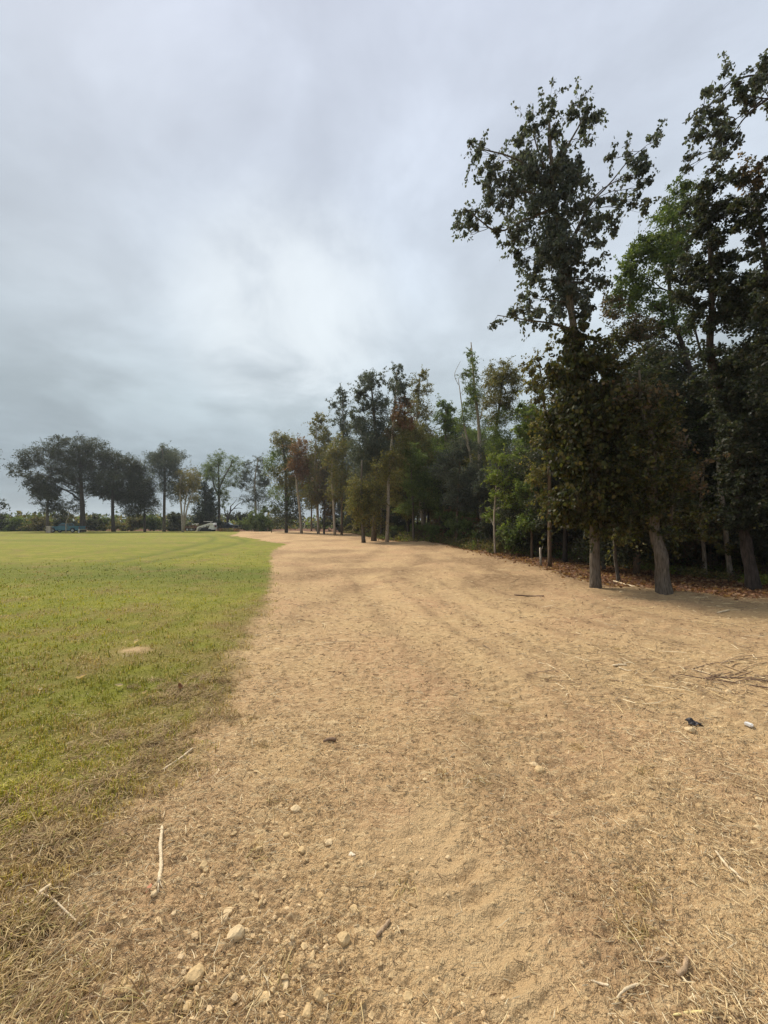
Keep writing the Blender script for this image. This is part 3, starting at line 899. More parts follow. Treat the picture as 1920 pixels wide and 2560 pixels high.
tree('bright_sapling', 'bright green understorey tree with flat sprays right of the forked trunk', 'tree', 1240, 21,
     [(1238, 1385, 5), (1236, 1290, 5), (1245, 1180, 3)],
     [(1250, 1152, 38, 18), (1282, 1166, 24, 14), (1230, 1190, 26, 20), (1265, 1212, 33, 20), (1240, 1240, 23, 18), (1277, 1262, 28, 20), (1240, 1290, 20, 20), (1290, 1310, 24, 18), (1262, 1330, 30, 16)],
     0.095, 'bright', 0.75, 'pale', 9, 0.1)
tree('round_crown_tree', 'rounded brown green crown right beside the vine spire', 'tree', 1250, 27,
     [(1250, 1368, 8), (1246, 1200, 8), (1240, 1090, 7), (1250, 1000, 5), (1258, 920, 3)],
     [(1258, 913, 17, 11), (1235, 916, 13, 13), (1225, 941, 18, 14), (1270, 935, 20, 18), (1245, 962, 23, 16), (1220, 976, 18, 16), (1290, 946, 15, 13), (1280, 966, 18, 18), (1301, 971, 12, 11),
      (1250, 1000, 23, 22), (1215, 1012, 15, 18), (1276, 1012, 18, 20), (1240, 1050, 26, 20), (1262, 1095, 24, 24, 'green'), (1230, 1120, 22, 24, 'green')], 0.115, 'olive', 0.7, 'dark', 10, 0.4)
tree('forked_tree', 'grey forked trunk with a leafy vine spire on top', 'tree', 1208, 30,
     [(1208, 1362, 13), (1204, 1290, 11), (1199, 1210, 10), (1198, 1120, 9), (1196, 1050, 7), (1187, 960, 6), (1178, 855, 2.5)],
     [(1178, 872, 6, 14), (1179, 892, 8, 14), (1181, 912, 9, 13), (1172, 926, 6, 9), (1187, 942, 10, 18), (1180, 970, 13, 13), (1195, 990, 15, 18), (1166, 985, 9, 11), (1190, 1030, 20, 20),
      (1165, 1042, 16, 16), (1216, 1062, 18, 18), (1180, 1085, 18, 16), (1150, 1060, 14, 18)], 0.11, 'green', 0.6, 'pale', 11, 0.6,
     extra_limbs=[[(1199, 1228, 9), (1183, 1180, 7), (1174, 1130, 6), (1166, 1090, 5), (1160, 1050, 3.5), (1147, 960, 2), (1146, 945, 1)], [(1146, 962, 1.5), (1137, 935, 1.2), (1150, 905, 0.8)],
                  [(1174, 1130, 4), (1160, 1095, 3), (1155, 1085, 2)], [(1199, 1050, 3), (1210, 1000, 2), (1212, 960, 1)]])
tree('leafy_sapling', 'mid green tree with layered leaves left of the forked trunk', 'tree', 1112, 37,
     [(1112, 1355, 6), (1112, 1200, 6), (1115, 1020, 3)],
     [(1108, 1010, 13, 12), (1126, 1022, 11, 11), (1100, 1042, 15, 16), (1120, 1057, 20, 18), (1135, 1082, 18, 20), (1105, 1102, 23, 22), (1125, 1140, 32, 27), (1100, 1182, 32, 32), (1140, 1192, 23, 32),
      (1110, 1240, 32, 32)], 0.18, 'green', 0.9, 'brown', 12, 0.4)
tree('leaning_pole_tree', 'pale trunk leaning left with a feathery green crown', 'tree', 1060, 41,
     [(1061, 1348, 10), (1053, 1265, 9), (1043, 1190, 8), (1037, 1130, 7), (1044, 1030, 5), (1050, 945, 2.5)],
     [(1055, 946, 11, 13), (1040, 961, 13, 9), (1066, 977, 15, 13), (1045, 992, 16, 14), (1040, 1022, 23, 20), (1065, 1032, 18, 22), (1040, 1066, 27, 22), (1067, 1092, 27, 25), (1035, 1112, 25, 22),
      (1060, 1152, 27, 27), (1022, 1162, 22, 22)], 0.18, 'olive', 0.8, 'pale', 13, 0.3)
tree('russet_tree', 'tall tree with russet patches under a grey green top, pale slim trunk', 'tree', 966, 33.5,
     [(967, 1358, 8), (970, 1270, 8), (972, 1190, 7), (984, 1050, 5), (992, 930, 2.5)],
     [(993, 930, 13, 13), (985, 955, 16, 13), (1005, 961, 15, 18), (995, 986, 16, 13), (1012, 1012, 17, 18, 'red'), (1000, 1042, 20, 20, 'red'), (1020, 1062, 17, 17, 'red'), (982, 1082, 18, 18, 'brown'),
      (1005, 1105, 22, 24, 'olive'), (985, 1150, 20, 24, 'olive')], 0.17, 'slate', 0.8, 'pale', 14, 0.5)
tree('bushy_trunk_tree', 'short trunk with leafy olive growth around it at the clearing edge', 'tree', 908, 33.2,
     [(909, 1359, 9), (906, 1300, 8), (903, 1240, 7), (905, 1150, 4)],
     [(905, 1262, 32, 30), (930, 1292, 25, 24), (893, 1222, 26, 27), (930, 1222, 27, 27), (950, 1182, 23, 32), (898, 1305, 16, 14)], 0.17, 'olive', 0.85, 'grey', 15, 0.4)
tree('big_grey_tree', 'broad grey brown tree, tallest dark crown of the middle row', 'tree', 935, 36,
     [(934, 1353, 12), (938, 1255, 11), (942, 1180, 9), (936, 1050, 7), (926, 940, 3)],
     [(915, 936, 15, 13), (926, 960, 20, 18), (905, 976, 16, 11), (899, 996, 13, 10), (950, 952, 11, 16), (885, 1036, 13, 15), (901, 1052, 17, 13), (926, 1022, 14, 11), (955, 1012, 18, 23), (960, 1052, 23, 23),
      (930, 1072, 32, 27), (900, 1082, 23, 23), (960, 1102, 32, 32), (920, 1112, 36, 27), (888, 1132, 18, 23), (940, 1152, 36, 27), (980, 1132, 18, 32), (910, 1172, 32, 23)], 0.18, 'slate', 0.9, 'grey', 16, 0.5)
tree('narrow_tree', 'narrow dark tree standing alone against the sky in the middle row', 'tree', 853, 55,
     [(854, 1338, 6), (855, 1200, 5), (858, 1080, 4), (856, 975, 2)],
     [(852, 981, 13, 11), (858, 1001, 9, 14), (838, 1016, 13, 9), (856, 1036, 13, 17), (840, 1051, 13, 7), (860, 1071, 15, 17), (850, 1101, 20, 18), (868, 1121, 18, 18)], 0.22, 'slate', 0.9, 'brown', 17, 0.5)
tree('pole_tree', 'pale straight pole trunk nearest the narrow dark tree, olive crown', 'tree', 836, 53,
     [(837, 1341, 7), (833, 1250, 6), (829, 1175, 5), (838, 1100, 3)],
     [(830, 1150, 23, 27), (846, 1122, 23, 27), (850, 1202, 27, 32), (833, 1238, 18, 22)], 0.22, 'olive', 0.85, 'pale', 18, 0.4)
tree('slim_dark_tree', 'slim dark trunk between two pale ones, russet foliage', 'tree', 809, 60,
     [(810, 1334, 5), (811, 1230, 5), (812, 1150, 3)],
     [(810, 1222, 23, 36), (812, 1172, 18, 27), (820, 1262, 18, 22)], 0.24, 'brown', 0.9, 'dark', 19, 0.4)
tree('green_pole_tree', 'pale trunk with a green crown topped by one drooping tuft', 'tree', 795, 61,
     [(796, 1334, 7), (792, 1250, 7), (786, 1200, 5), (792, 1060, 3)],
     [(790, 1053, 17, 8), (800, 1080, 22, 18), (806, 1112, 27, 22), (790, 1150, 27, 27), (820, 1150, 22, 27), (800, 1200, 27, 27), (788, 1242, 22, 27)], 0.24, 'olive', 0.95, 'pale', 20, 0.5)
tree('red_pole_tree', 'thin pale trunk with the reddest crown at the far turn of the clearing', 'tree', 753, 62,
     [(754, 1335, 7), (748, 1265, 6), (740, 1185, 5), (748, 1110, 3)],
     [(750, 1125, 22, 18), (766, 1155, 27, 22), (744, 1165, 20, 18), (770, 1195, 27, 20), (756, 1102, 11, 10)], 0.24, 'red', 0.95, 'pale', 21, 0.4)
tree('end_oak_tree', 'dark leafy tree forming the left end of the wood', 'tree', 722, 67,
     [(716, 1333, 8), (716, 1250, 8), (712, 1150, 5), (702, 1090, 3)],
     [(698, 1097, 19, 17), (720, 1130, 28, 25), (690, 1163, 23, 24, 'green'), (716, 1190, 32, 27), (702, 1230, 28, 20, 'green'), (735, 1222, 23, 23), (735, 1160, 22, 20), (700, 1285, 26, 26, 'dark'), (735, 1280, 26, 28, 'dark')],
     0.26, 'olive', 0.8, 'dark', 22, 0.4)

# --- far trees across the lawn, left to right
tree('spreading_oak_tree', 'broad spreading oak behind the teal pickup, widest of the far trees', 'tree', 205, 74,
     [(207, 1329, 14), (206, 1280, 12), (203, 1220, 10), (200, 1160, 7), (198, 1115, 4)],
     [(160, 1104, 20, 11), (125, 1128, 30, 16), (90, 1150, 25, 18), (75, 1168, 20, 14), (130, 1160, 36, 20), (172, 1128, 25, 22), (215, 1112, 28, 15), (250, 1120, 25, 18), (225, 1150, 40, 25), (175, 1165, 38, 22),
      (268, 1150, 25, 22), (120, 1186, 36, 14), (65, 1188, 22, 9), (35, 1183, 13, 7), (90, 1195, 20, 10), (200, 1190, 40, 20), (250, 1185, 30, 22), (165, 1205, 26, 10), (195, 1225, 30, 14), (235, 1222, 28, 14), (190, 1262, 12, 20)],
     0.20, 'dark', 0.81, 'dark', 23, 0.2)
tree('small_crowned_tree', 'small dark tree under the spreading oak, left of the teal pickup', 'tree', 118, 73,
     [(119, 1330, 8), (118, 1290, 7), (120, 1240, 5), (115, 1200, 3)],
     [(105, 1210, 28, 14), (130, 1222, 30, 14), (100, 1232, 20, 12), (150, 1240, 22, 13), (115, 1250, 25, 14), (120, 1272, 22, 14), (140, 1265, 18, 14)], 0.20, 'dark', 0.81, 'grey', 24, 0.2)
tree('round_oak_tree', 'rounded dark oak right beside the spreading oak', 'tree', 283, 75,
     [(284, 1330, 9), (282, 1280, 8), (282, 1220, 6), (293, 1150, 3)],
     [(293, 1146, 20, 13), (320, 1160, 24, 18), (290, 1175, 30, 20), (330, 1185, 20, 18), (300, 1205, 36, 20), (265, 1215, 26, 16), (325, 1225, 24, 22), (290, 1240, 34, 18), (315, 1262, 24, 20), (258, 1242, 14, 8)],
     0.20, 'dark', 0.91, 'dark', 25, 0.2)
tree('gap_tree', 'low dark tree filling the dip between round oak and tall oak', 'tree', 362, 76,
     [(362, 1327, 6), (361, 1260, 5), (358, 1200, 3)],
     [(350, 1196, 20, 18), (370, 1225, 28, 22), (345, 1245, 24, 20), (375, 1262, 25, 22), (345, 1280, 20, 14)], 0.20, 'dark', 0.78, 'dark', 26, 0.3)
tree('tall_oak_tree', 'tall two topped oak left of the yellow multi stemmed tree', 'tree', 410, 78,
     [(410, 1326, 8), (411, 1250, 7), (412, 1180, 6), (405, 1120, 3)],
     [(403, 1122, 18, 13), (372, 1140, 16, 14), (425, 1135, 22, 16), (395, 1150, 25, 16), (445, 1150, 16, 18), (378, 1168, 20, 14), (420, 1170, 30, 20), (400, 1195, 28, 18), (445, 1190, 18, 16), (415, 1215, 22, 16), (440, 1235, 18, 20)],
     0.20, 'slate', 0.81, 'grey', 27, 0.3)
tree('multi_stem_tree', 'pale multi stemmed tree with thin yellowing leaves', 'tree', 457, 74,
     [(457, 1330, 6), (454, 1280, 5), (450, 1230, 4), (452, 1190, 2)],
     [(455, 1188, 18, 14), (478, 1185, 18, 14), (490, 1205, 16, 14), (462, 1215, 22, 14), (445, 1225, 14, 18), (470, 1245, 18, 16)], 0.25, 'yellow', 0.5, 'pale', 28, 0.3,
     extra_limbs=[[(457, 1328, 5), (461, 1280, 4), (466, 1240, 3), (476, 1195, 2)], [(457, 1326, 5), (464, 1285, 4), (472, 1255, 3), (488, 1215, 2)], [(463, 1290, 2), (473, 1288, 2), (480, 1290, 1)]])
tree('cedar_tree', 'very dark cedar behind the white loader', 'tree', 512, 84,
     [(513, 1326, 8), (513, 1270, 6), (512, 1215, 3)],
     [(505, 1215, 13, 12), (515, 1232, 18, 14), (500, 1250, 22, 14), (525, 1258, 20, 14), (505, 1275, 28, 16), (530, 1285, 18, 14), (495, 1298, 26, 13), (522, 1308, 24, 10)], 0.25, 'pine', 1.2, 'dark', 29, 0.2)
tree('light_green_tree', 'tall light green tree with upswept limbs behind the dark pickup', 'tree', 547, 88,
     [(548, 1324, 8), (548, 1265, 7), (547, 1210, 5), (545, 1150, 3)],
     [(549, 1138, 16, 10), (540, 1152, 18, 12), (580, 1147, 13, 10), (592, 1160, 14, 11), (520, 1172, 20, 13), (560, 1170, 18, 13), (588, 1178, 14, 12), (510, 1190, 16, 12), (540, 1195, 24, 14), (575, 1200, 18, 13), (588, 1210, 13, 10),
      (548, 1218, 20, 12), (556, 1240, 14, 12), (560, 1262, 10, 8)], 0.21, 'green', 0.5, 'grey', 30, 0.1,
     extra_limbs=[[(547, 1240, 5), (535, 1215, 4), (530, 1190, 3), (520, 1170, 2)], [(548, 1220, 5), (562, 1190, 4), (575, 1165, 3), (582, 1148, 2)]])
tree('pale_trunk_tree', 'airy tree on a straight pale trunk between the dark pickup and the wood', 'tree', 640, 86,
     [(640, 1326, 6), (639, 1260, 5), (637, 1200, 4), (646, 1145, 2)],
     [(647, 1147, 11, 9), (655, 1162, 13, 10), (616, 1160, 11, 9), (625, 1178, 16, 11), (650, 1182, 14, 11), (608, 1198, 14, 10), (635, 1200, 20, 12), (668, 1196, 10, 12), (655, 1210, 16, 10), (604, 1215, 9, 7), (620, 1222, 13, 9),
      (645, 1228, 18, 12), (615, 1248, 14, 11), (660, 1246, 20, 12), (640, 1270, 20, 14)], 0.21, 'slate', 0.5, 'pale', 31, 0.2)
tree('dead_tree', 'small bare dead tree between the dark pickup and the light green tree', 'tree', 572, 92,
     [(569, 1322, 6), (570, 1295, 5), (576, 1280, 4), (577, 1264, 3)], [], 0.2, 'dark', 1, 'dark', 32,
     extra_limbs=[[(570, 1297, 4), (563, 1283, 3), (561, 1273, 2), (562, 1266, 1.5)], [(576, 1280, 3), (584, 1272, 2.5), (594, 1262, 1.5), (604, 1256, 1)], [(584, 1272, 2), (596, 1270, 1.3), (606, 1272, 0.8)], [(577, 1266, 2), (588, 1254, 1.2), (592, 1246, 0.7)],
                  [(570, 1280, 1.5), (558, 1272, 1), (552, 1266, 0.6)]])
tree('edge_tree', 'tree at the left frame edge showing only the tip of one dark bough', 'tree', -60, 60,
     [(-60, 1334, 14), (-58, 1270, 12), (-55, 1180, 8), (-60, 1120, 4)],
     [(-60, 1120, 40, 26), (-90, 1170, 45, 28), (-40, 1180, 30, 24), (-60, 1225, 45, 26), (-20, 1258, 16, 10), (6, 1272, 10, 7), (2, 1262, 6, 6), (-30, 1280, 24, 12)], 0.26, 'dark', 0.9, 'dark', 33, 0.2)
tree('weeping_sapling', 'thin pale bent sapling in front of the teal pickup door', 'sapling', 166, 66.5,
     [(165, 1331, 2.6), (165, 1312, 2.2), (167, 1300, 1.8), (172, 1291, 1.2)], [(172, 1290, 5, 4), (177, 1286, 5, 3), (160, 1306, 5, 2)], 0.16, 'yellow', 0.5, 'pale', 34, 0.3)

# --- thin stems standing in the shade behind the two nearest trunks
tree('thin_stem_tree', 'thin dark stem in the shade right of the vine covered trunk, farther of two', 'tree', 1510, 14.5,
     [(1510, 1418, 9), (1506, 1360, 9), (1500, 1250, 8), (1504, 1130, 5)], [(1504, 1140, 34, 30), (1490, 1200, 30, 30), (1520, 1250, 28, 24)], 0.10, 'vine', 0.5, 'grey', 41, 0.4)
tree('thin_stem_tree', 'thin leaning stem in the shade between the two nearest trunks', 'tree', 1545, 12.0,
     [(1548, 1442, 8), (1540, 1400, 8), (1533, 1345, 7), (1540, 1240, 5)], [(1540, 1250, 32, 28), (1560, 1300, 28, 22), (1530, 1350, 22, 16, 'olive')], 0.09, 'vine', 0.5, 'grey', 42, 0.4)
tree('thin_stem_tree', 'thin pale stem in the shade right of the stout ridged trunk', 'tree', 1762, 13.0,
     [(1764, 1432, 8), (1758, 1370, 8), (1752, 1280, 7), (1760, 1170, 5)], [(1758, 1180, 36, 30), (1738, 1230, 30, 26), (1778, 1290, 34, 24, 'olive'), (1740, 1345, 30, 18, 'olive')], 0.09, 'dark', 0.5, 'pale', 43, 0.4)
tree('thin_stem_tree', 'slim pale leaning stem in the shade, nearest the thick dark oak trunk', 'tree', 1828, 12.5,
     [(1828, 1436, 11), (1818, 1370, 11), (1806, 1290, 10), (1795, 1180, 9), (1790, 1060, 5)], [(1790, 1080, 34, 30), (1808, 1140, 30, 26), (1830, 1330, 36, 20, 'olive'), (1810, 1375, 26, 14, 'olive')], 0.09, 'dark', 0.5, 'pale', 44, 0.4)

# --- trees deeper in the wood: a few kinds, copied (meshes shared)
def wood_tree(seed, h, pal, crown_lo, lsize, bark, dens):
    rg = np.random.default_rng(seed)
    lean = rg.normal(size=2) * 0.05 * h
    tr = smooth_path([(0, 0, -0.15, 0.15), (lean[0] * .2, lean[1] * .2, h * .3, 0.12), (lean[0] * .6, lean[1] * .6, h * .65, 0.085), (lean[0], lean[1], h * .97, 0.02)], 16)
    wd, lf = Acc(), Acc()
    bc = np.array(BARK[bark])
    wd.tube(tr[:, :3], tr[:, 3], 8, bc, True, 0.04, rg)
    lobes = []
    n = 17
    for k in range(n):
        f = crown_lo + (0.99 - crown_lo) * (k + rg.uniform(0, .6)) / n
        a = rg.uniform(0, 2 * np.pi)
        rad = h * 0.13 * math.sin(math.pi * min(0.93, 0.22 + 0.75 * (f - crown_lo) / (1 - crown_lo))) * rg.uniform(.6, 1.5)
        sz = h * rg.uniform(0.05, 0.10)
        lobes.append((np.array([lean[0] * f + rad * math.cos(a), lean[1] * f + rad * math.sin(a), f * h]), (sz * 1.25, sz * 1.25, sz), None))
    crown_lobes(lf, wd, tr, lobes, lsize, pal, dens, rg, bc * 0.8, 0.3, False, 1.2)
    t = thing('wood_tree', 'tree standing deeper inside the dark wood', 'tree', group='trees deeper inside the wood')
    wd.build('trunk', M_BARK, t, smooth=True)
    lf.build('crown', M_LEAF, t, kind='stuff')
    return t


def shrub_kind(name, seed, h, wdt, pal, lsize, label, group, dens=1.0, lift=0.3):
    rg = np.random.default_rng(seed)
    wd, lf = Acc(), Acc()
    bc = np.array(BARK['brown'])
    lobes = []
    st = []
    for k in range(5):
        a = rg.uniform(0, 6.28)
        d = wdt * 0.45 * rg.uniform(.2, 1)
        tip = np.array([d * math.cos(a), d * math.sin(a), h * rg.uniform(.65, 1.0)])
        pth = bez(np.array([0.04 * math.cos(a), 0.04 * math.sin(a), -0.06]), np.array([0.2 * tip[0], 0.2 * tip[1], tip[2] * 0.6]), tip, 7)
        wd.tube(pth, np.linspace(0.014, 0.004, 7) * max(0.6, h / 2), 5, bc)
        st.append(np.hstack([pth, np.full((7, 1), 0.01)]))
    for k in range(9):
        a = rg.uniform(0, 6.28)
        d = wdt * 0.42 * math.sqrt(rg.uniform(0, 1))
        z = h * rg.uniform(lift, 0.95)
        s_ = wdt * rg.uniform(.16, .28)
        lobes.append((np.array([d * math.cos(a), d * math.sin(a), z]), (s_, s_, s_ * 0.75), None))
    crown_lobes(lf, wd, np.vstack(st), lobes, lsize, pal, dens, rg, bc * 0.8, 0.2, False, 1.3)
    t = thing(name, label, 'shrub', group=group)
    wd.build('stem', M_BARK, t, smooth=True)
    lf.build('foliage', M_LEAF, t, kind='stuff')
    return t


SKYX = np.array([560, 640, 700, 750, 800, 850, 900, 930, 1000, 1060, 1110, 1180, 1260, 1320, 1400, 1480, 1560, 1640, 1700, 1760, 1840, 1920, 2400])
SKYY = np.array([1270, 1240, 1160, 1130, 1100, 1090, 1030, 1000, 1010, 1010, 1060, 1060, 980, 1030, 930, 900, 860, 900, 940, 860, 760, 700, 500])


def free_of(x, y, pts, d):
    return all((x - a) ** 2 + (y - b) ** 2 > d * d for a, b in pts)


tree_spots = [(o.location.x, o.location.y) for o in COL.objects if o.get('category') == 'tree']
kinds = [wood_tree(301, 12, 'olive', 0.26, 0.14, 'dark', 0.55), wood_tree(302, 12, 'green', 0.32, 0.14, 'grey', 0.5),
         wood_tree(303, 12, 'slate', 0.36, 0.14, 'brown', 0.5), wood_tree(304, 12, 'dark', 0.20, 0.14, 'dark', 0.6), wood_tree(305, 12, 'dark', 0.12, 0.14, 'brown', 0.6)]
rgw = np.random.default_rng(77)
placed, first = [], [True] * len(kinds)
tries = 0
GRP = 'trees deeper inside the wood'
while len(placed) < 120 and tries < 9000:
    tries += 1
    y = rgw.uniform(4, 84) if rgw.uniform() < 0.75 else rgw.uniform(8, 34)
    d = rgw.uniform(1.2, 24)
    x = float(np.interp(y, _FB[:, 0], _FB[:, 1])) + d
    if x / y > 1.9 or (y < 9 and x < 12):
        continue
    if not free_of(x, y, placed, 2.0 + 0.018 * y) or not free_of(x, y, tree_spots, 1.2):
        continue
    px = 960 + 1000 * x / y
    top = float(np.interp(px, SKYX, SKYY))
    hmax = (1308 - top) / 1000 * y + 1.6
    # crowns are wide: respect the skyline a little either side too
    for dx in (-1.6, 1.6):
        hmax = min(hmax, (1308 - float(np.interp(960 + 1000 * (x + dx) / y, SKYX, SKYY))) / 1000 * y + 1.9)
    h = min(rgw.uniform(9, 16), hmax * rgw.uniform(0.72, 1.05))
    if h < 3.2:
        continue
    k = int(rgw.integers(3, 5)) if y < 24 else int(rgw.integers(0, 4))  # nearer trees get only dark leaves: the wood's shade put into their colour
    sc = h / 12.0
    wide = sc * (1.0 + 0.55 * max(0, 1 - sc))
    loc = (x, y, hz(x, y))
    if first[k]:
        o, first[k] = kinds[k], False
        o.location, o.rotation_euler, o.scale = loc, (0, 0, rgw.uniform(0, 6.28)), (wide, wide, sc)
    else:
        o = dup(kinds[k], loc, rgw.uniform(0, 6.28), (wide, wide, sc), 'tree standing deeper inside the dark wood', GRP)
    placed.append((x, y))
for k in range(len(kinds)):
    if first[k]:
        for c in list(kinds[k].children):
            bpy.data.objects.remove(c)
        bpy.data.objects.remove(kinds[k])

# --- shrubs
G_U = 'shrubs of the dark undergrowth in the wood'
sk = [shrub_kind('undergrowth_shrub', 401, 2.4, 2.4, 'green', 0.13, 'leafy shrub in the dark undergrowth of the wood', G_U),
      shrub_kind('undergrowth_shrub', 402, 1.7, 2.2, 'olive', 0.12, 'leafy shrub in the dark undergrowth of the wood', G_U),
      shrub_kind('undergrowth_shrub', 403, 3.2, 2.4, 'dark', 0.14, 'leafy shrub in the dark undergrowth of the wood', G_U),
      shrub_kind('undergrowth_shrub', 404, 2.0, 1.8, 'brown', 0.12, 'leafy shrub in the dark undergrowth of the wood', G_U)]
used = [0] * 4
ps = []
tries = 0
while len(ps) < 130 and tries < 9000:
    tries += 1
    y = rgw.uniform(6, 82)
    d = 0.9 + abs(rgw.normal()) * 7
    if y < 20:
        d = 4.2 + abs(rgw.normal()) * 5
    x = float(np.interp(y, _FB[:, 0], _FB[:, 1])) + d
    if x / y > 1.6 or not free_of(x, y, ps, 0.9 + 0.014 * y):
        continue
    k = int(rgw.integers(0, 4))
    if y < 20 and k != 2:
        k = 2 if rgw.uniform() < 0.6 else k
    s_ = rgw.uniform(0.6, 1.25) * (0.62 if d < 2.0 else 1.0) * (0.7 if y > 34 else 1.0) * (0.8 if y < 16 else 1)
    loc = (x, y, hz(x, y))
    if not used[k]:
        o = sk[k]
        o.location, o.rotation_euler, o.scale = loc, (0, 0, rgw.uniform(0, 6.28)), (s_, s_, s_)
    else:
        o = dup(sk[k], loc, rgw.uniform(0, 6.28), s_, 'leafy shrub in the dark undergrowth of the wood', G_U)
    used[k] += 1
    ps.append((x, y))

rb = shrub_kind('russet_shrub', 411, 3.4, 2.1, 'red', 0.15, 'tall russet shrub at the wood edge beside the pale leaning pole trunk', None, 1.0, 0.2)
q = W(1126, 1330, 36)
rb.location = (q[0], q[1], hz(q[0], q[1]))
rb2 = shrub_kind('russet_shrub', 412, 2.4, 1.2, 'red', 0.14, 'narrow russet shrub against the forked grey trunk', None, 1.0, 0.15)
q = W(1186, 1330, 29.5)
rb2.location = (q[0], q[1], hz(q[0], q[1]))
lb = shrub_kind('lime_shrub', 413, 2.6, 3.2, 'bright', 0.2, 'bright yellow green shrub at the nose of the dark pickup', None, 1.0, 0.15)
q = W(612, 1320, 90)
lb.location = (q[0], q[1], hz(q[0], q[1]))
for i, (px, py, dpt, h, wdt, pal, lab) in enumerate([
        (665, 1320, 80, 5.0, 6.0, 'green', 'large rounded green bush below the airy pale trunked tree'),
        (600, 1320, 99, 4.2, 6.0, 'dark', 'dark round bush behind the lime shrub and the dark pickup'),
        (430, 1322, 82, 3.2, 5.0, 'dark', 'low dark bush left of the rusty trailer'),
        (60, 1322, 79, 2.6, 6.0, 'green', 'mid green hedge bush at the far left of the lawn'),
        (105, 1322, 78, 2.6, 4.0, 'yellow', 'yellowing bush just left of the small dark tree'),
        (10, 1322, 79, 2.9, 6.0, 'dark', 'dark hedge bush touching the left frame edge'),
        (230, 1322, 81, 2.8, 5.0, 'dark', 'low dark bush behind the tail of the teal pickup'),
        (265, 1322, 84, 2.4, 4.0, 'green', 'small green bush under the round oak'),
        (320, 1322, 82, 2.4, 5.0, 'olive', 'olive bush between round oak and gap tree'),
        (385, 1322, 84, 2.8, 5.0, 'green', 'green bush left of the tall two topped oak'),
        (170, 1322, 80, 3.6, 5.0, 'dark', 'tall dark bush directly behind the teal pickup')]):
    b = shrub_kind('hedge_bush', 430 + i, h, wdt, pal, 0.26, lab, 'bushes along the far side of the lawn', 1.0, 0.12)
    q = W(px, py, dpt)
    b.location = (q[0], q[1], hz(q[0], q[1]))

# low brush that nobody could count along the wood's edge, and far woods closing the view
def brush(name, n, sampler, lsize, pals, seed, hmax):
    rg = np.random.default_rng(seed)
    a = Acc()
    X, Y = sampler(rg, n)
    Z = height_full(X, Y)
    hgt = hmax(X, Y) * rg.uniform(0.1, 1, n) ** 1.3
    L = lsize(Y) * rg.uniform(.6, 1.4, n)
    C = np.stack([X, Y, Z + hgt], -1)
    tone = 0.8 + 0.5 * np.clip(perlin(X * 0.9, Y * 0.9, seed) + 0.5, 0, 1)
    cols = np.zeros((n, 3))
    which = np.clip(((perlin(X * 0.45, Y * 0.45, seed + 1) + 0.55) * len(pals)).astype(int), 0, len(pals) - 1)
    for k, p in enumerate(pals):
        m = which == k
        cols[m] = leaf_cols(int(m.sum()), p, rg, tone[m])
    leaves(a, C, rg.normal(size=(n, 3)) + np.array([0, 0, 0.15]), L, cols, rg)
    return a.build(name, M_LEAF, kind='stuff')


def s_edge(rg, n):
    y = np.exp(rg.uniform(math.log(9.5), math.log(70), n))
    d = np.abs(rg.normal(size=n)) * (1.0 + 0.03 * y) + 0.35 + np.where(y < 26, 4.4 * (1 - (y - 9.5) / 16.5), 0)
    x = np.interp(y, _FB[:, 0], _FB[:, 1]) + d
    clump = perlin(x * 0.8, y * 0.8, 51) + 0.4 * perlin(x * 2.3, y * 2.3, 52)
    k = clump > rg.uniform(-0.8, 0.35, n)
    return np.where(k, x, x + 3.0 * rg.uniform(0, 1, n)), y


brush('undergrowth', 30000, s_edge, lambda y: 0.045 + 0.0020 * y, ['olive', 'bright', 'brown', 'olive', 'yellow'], 61,
      lambda x, y: (0.25 + 0.65 * sstep(12, 30, y)) * (0.35 + 0.65 * sstep(0.2, 2.0, forest_sd(x, y))))


def s_far(rg, n):
    th = rg.uniform(R(-75), R(60), n)
    r = rg.uniform(112, 150, n)
    return r * np.sin(th), r * np.cos(th)


brush('far_woods', 26000, s_far, lambda y: 0.9, ['dark', 'olive', 'green', 'dark', 'yellow'], 62,
      lambda x, y: 3.6 + 1.8 * perlin(x * 0.06, y * 0.06, 9) + 1.2 * perlin(x * 0.25, y * 0.25, 8))


def s_dryweed(rg, n):
    px = rg.uniform(548, 598, n)
    y = rg.uniform(76, 82, n)
    return (px - 960) / 1000 * y, y


brush('dry_weeds', 900, s_dryweed, lambda y: 0.3, ['yellow', 'red'], 63, lambda x, y: 0.55 + 0 * x)

# ------------------------------------------------------------------ ground litter, grass and stones
def ribbons(acc, X, Y, Z, L, wdt, az, pitch, curl, col, rg):
    """dry stalks: bent three-sided sticks, two segments"""
    n = len(X)
    d = np.stack([np.cos(az) * np.cos(pitch), np.sin(az) * np.cos(pitch), np.sin(pitch)], -1)
    s = np.stack([-np.sin(az), np.cos(az), np.zeros(n)], -1)
    u = np.cross(d, s)
    c = np.stack([X, Y, Z], -1)
    bend = (s * curl[:, None] + np.array([0, 0, 0.0])) * L[:, None]
    P0, P1, P2 = c - d * L[:, None] / 2, c + bend, c + d * L[:, None] / 2
    V = []
    for P, f in ((P0, 0.8), (P1, 1.0), (P2, 0.55)):
        ww = (wdt * f)[:, None]
        V += [P + s * ww * .5, P - s * ww * .5, P - np.sign(u[:, 2:3]) * -1 * u * ww * .45]
    V = np.stack(V, 1)
    t = []
    for k in (0, 3):
        for a, b in ((0, 1), (1, 2), (2, 0)):
            t += [(k + a, k + b, k + 3 + b), (k + a, k + 3 + b, k + 3 + a)]
    T = (np.arange(n)[:, None, None] * 9 + np.array(t)[None]).reshape(-1, 3)
    acc.add(V.reshape(-1, 3), tris=T, col=np.repeat(col, 9, 0))


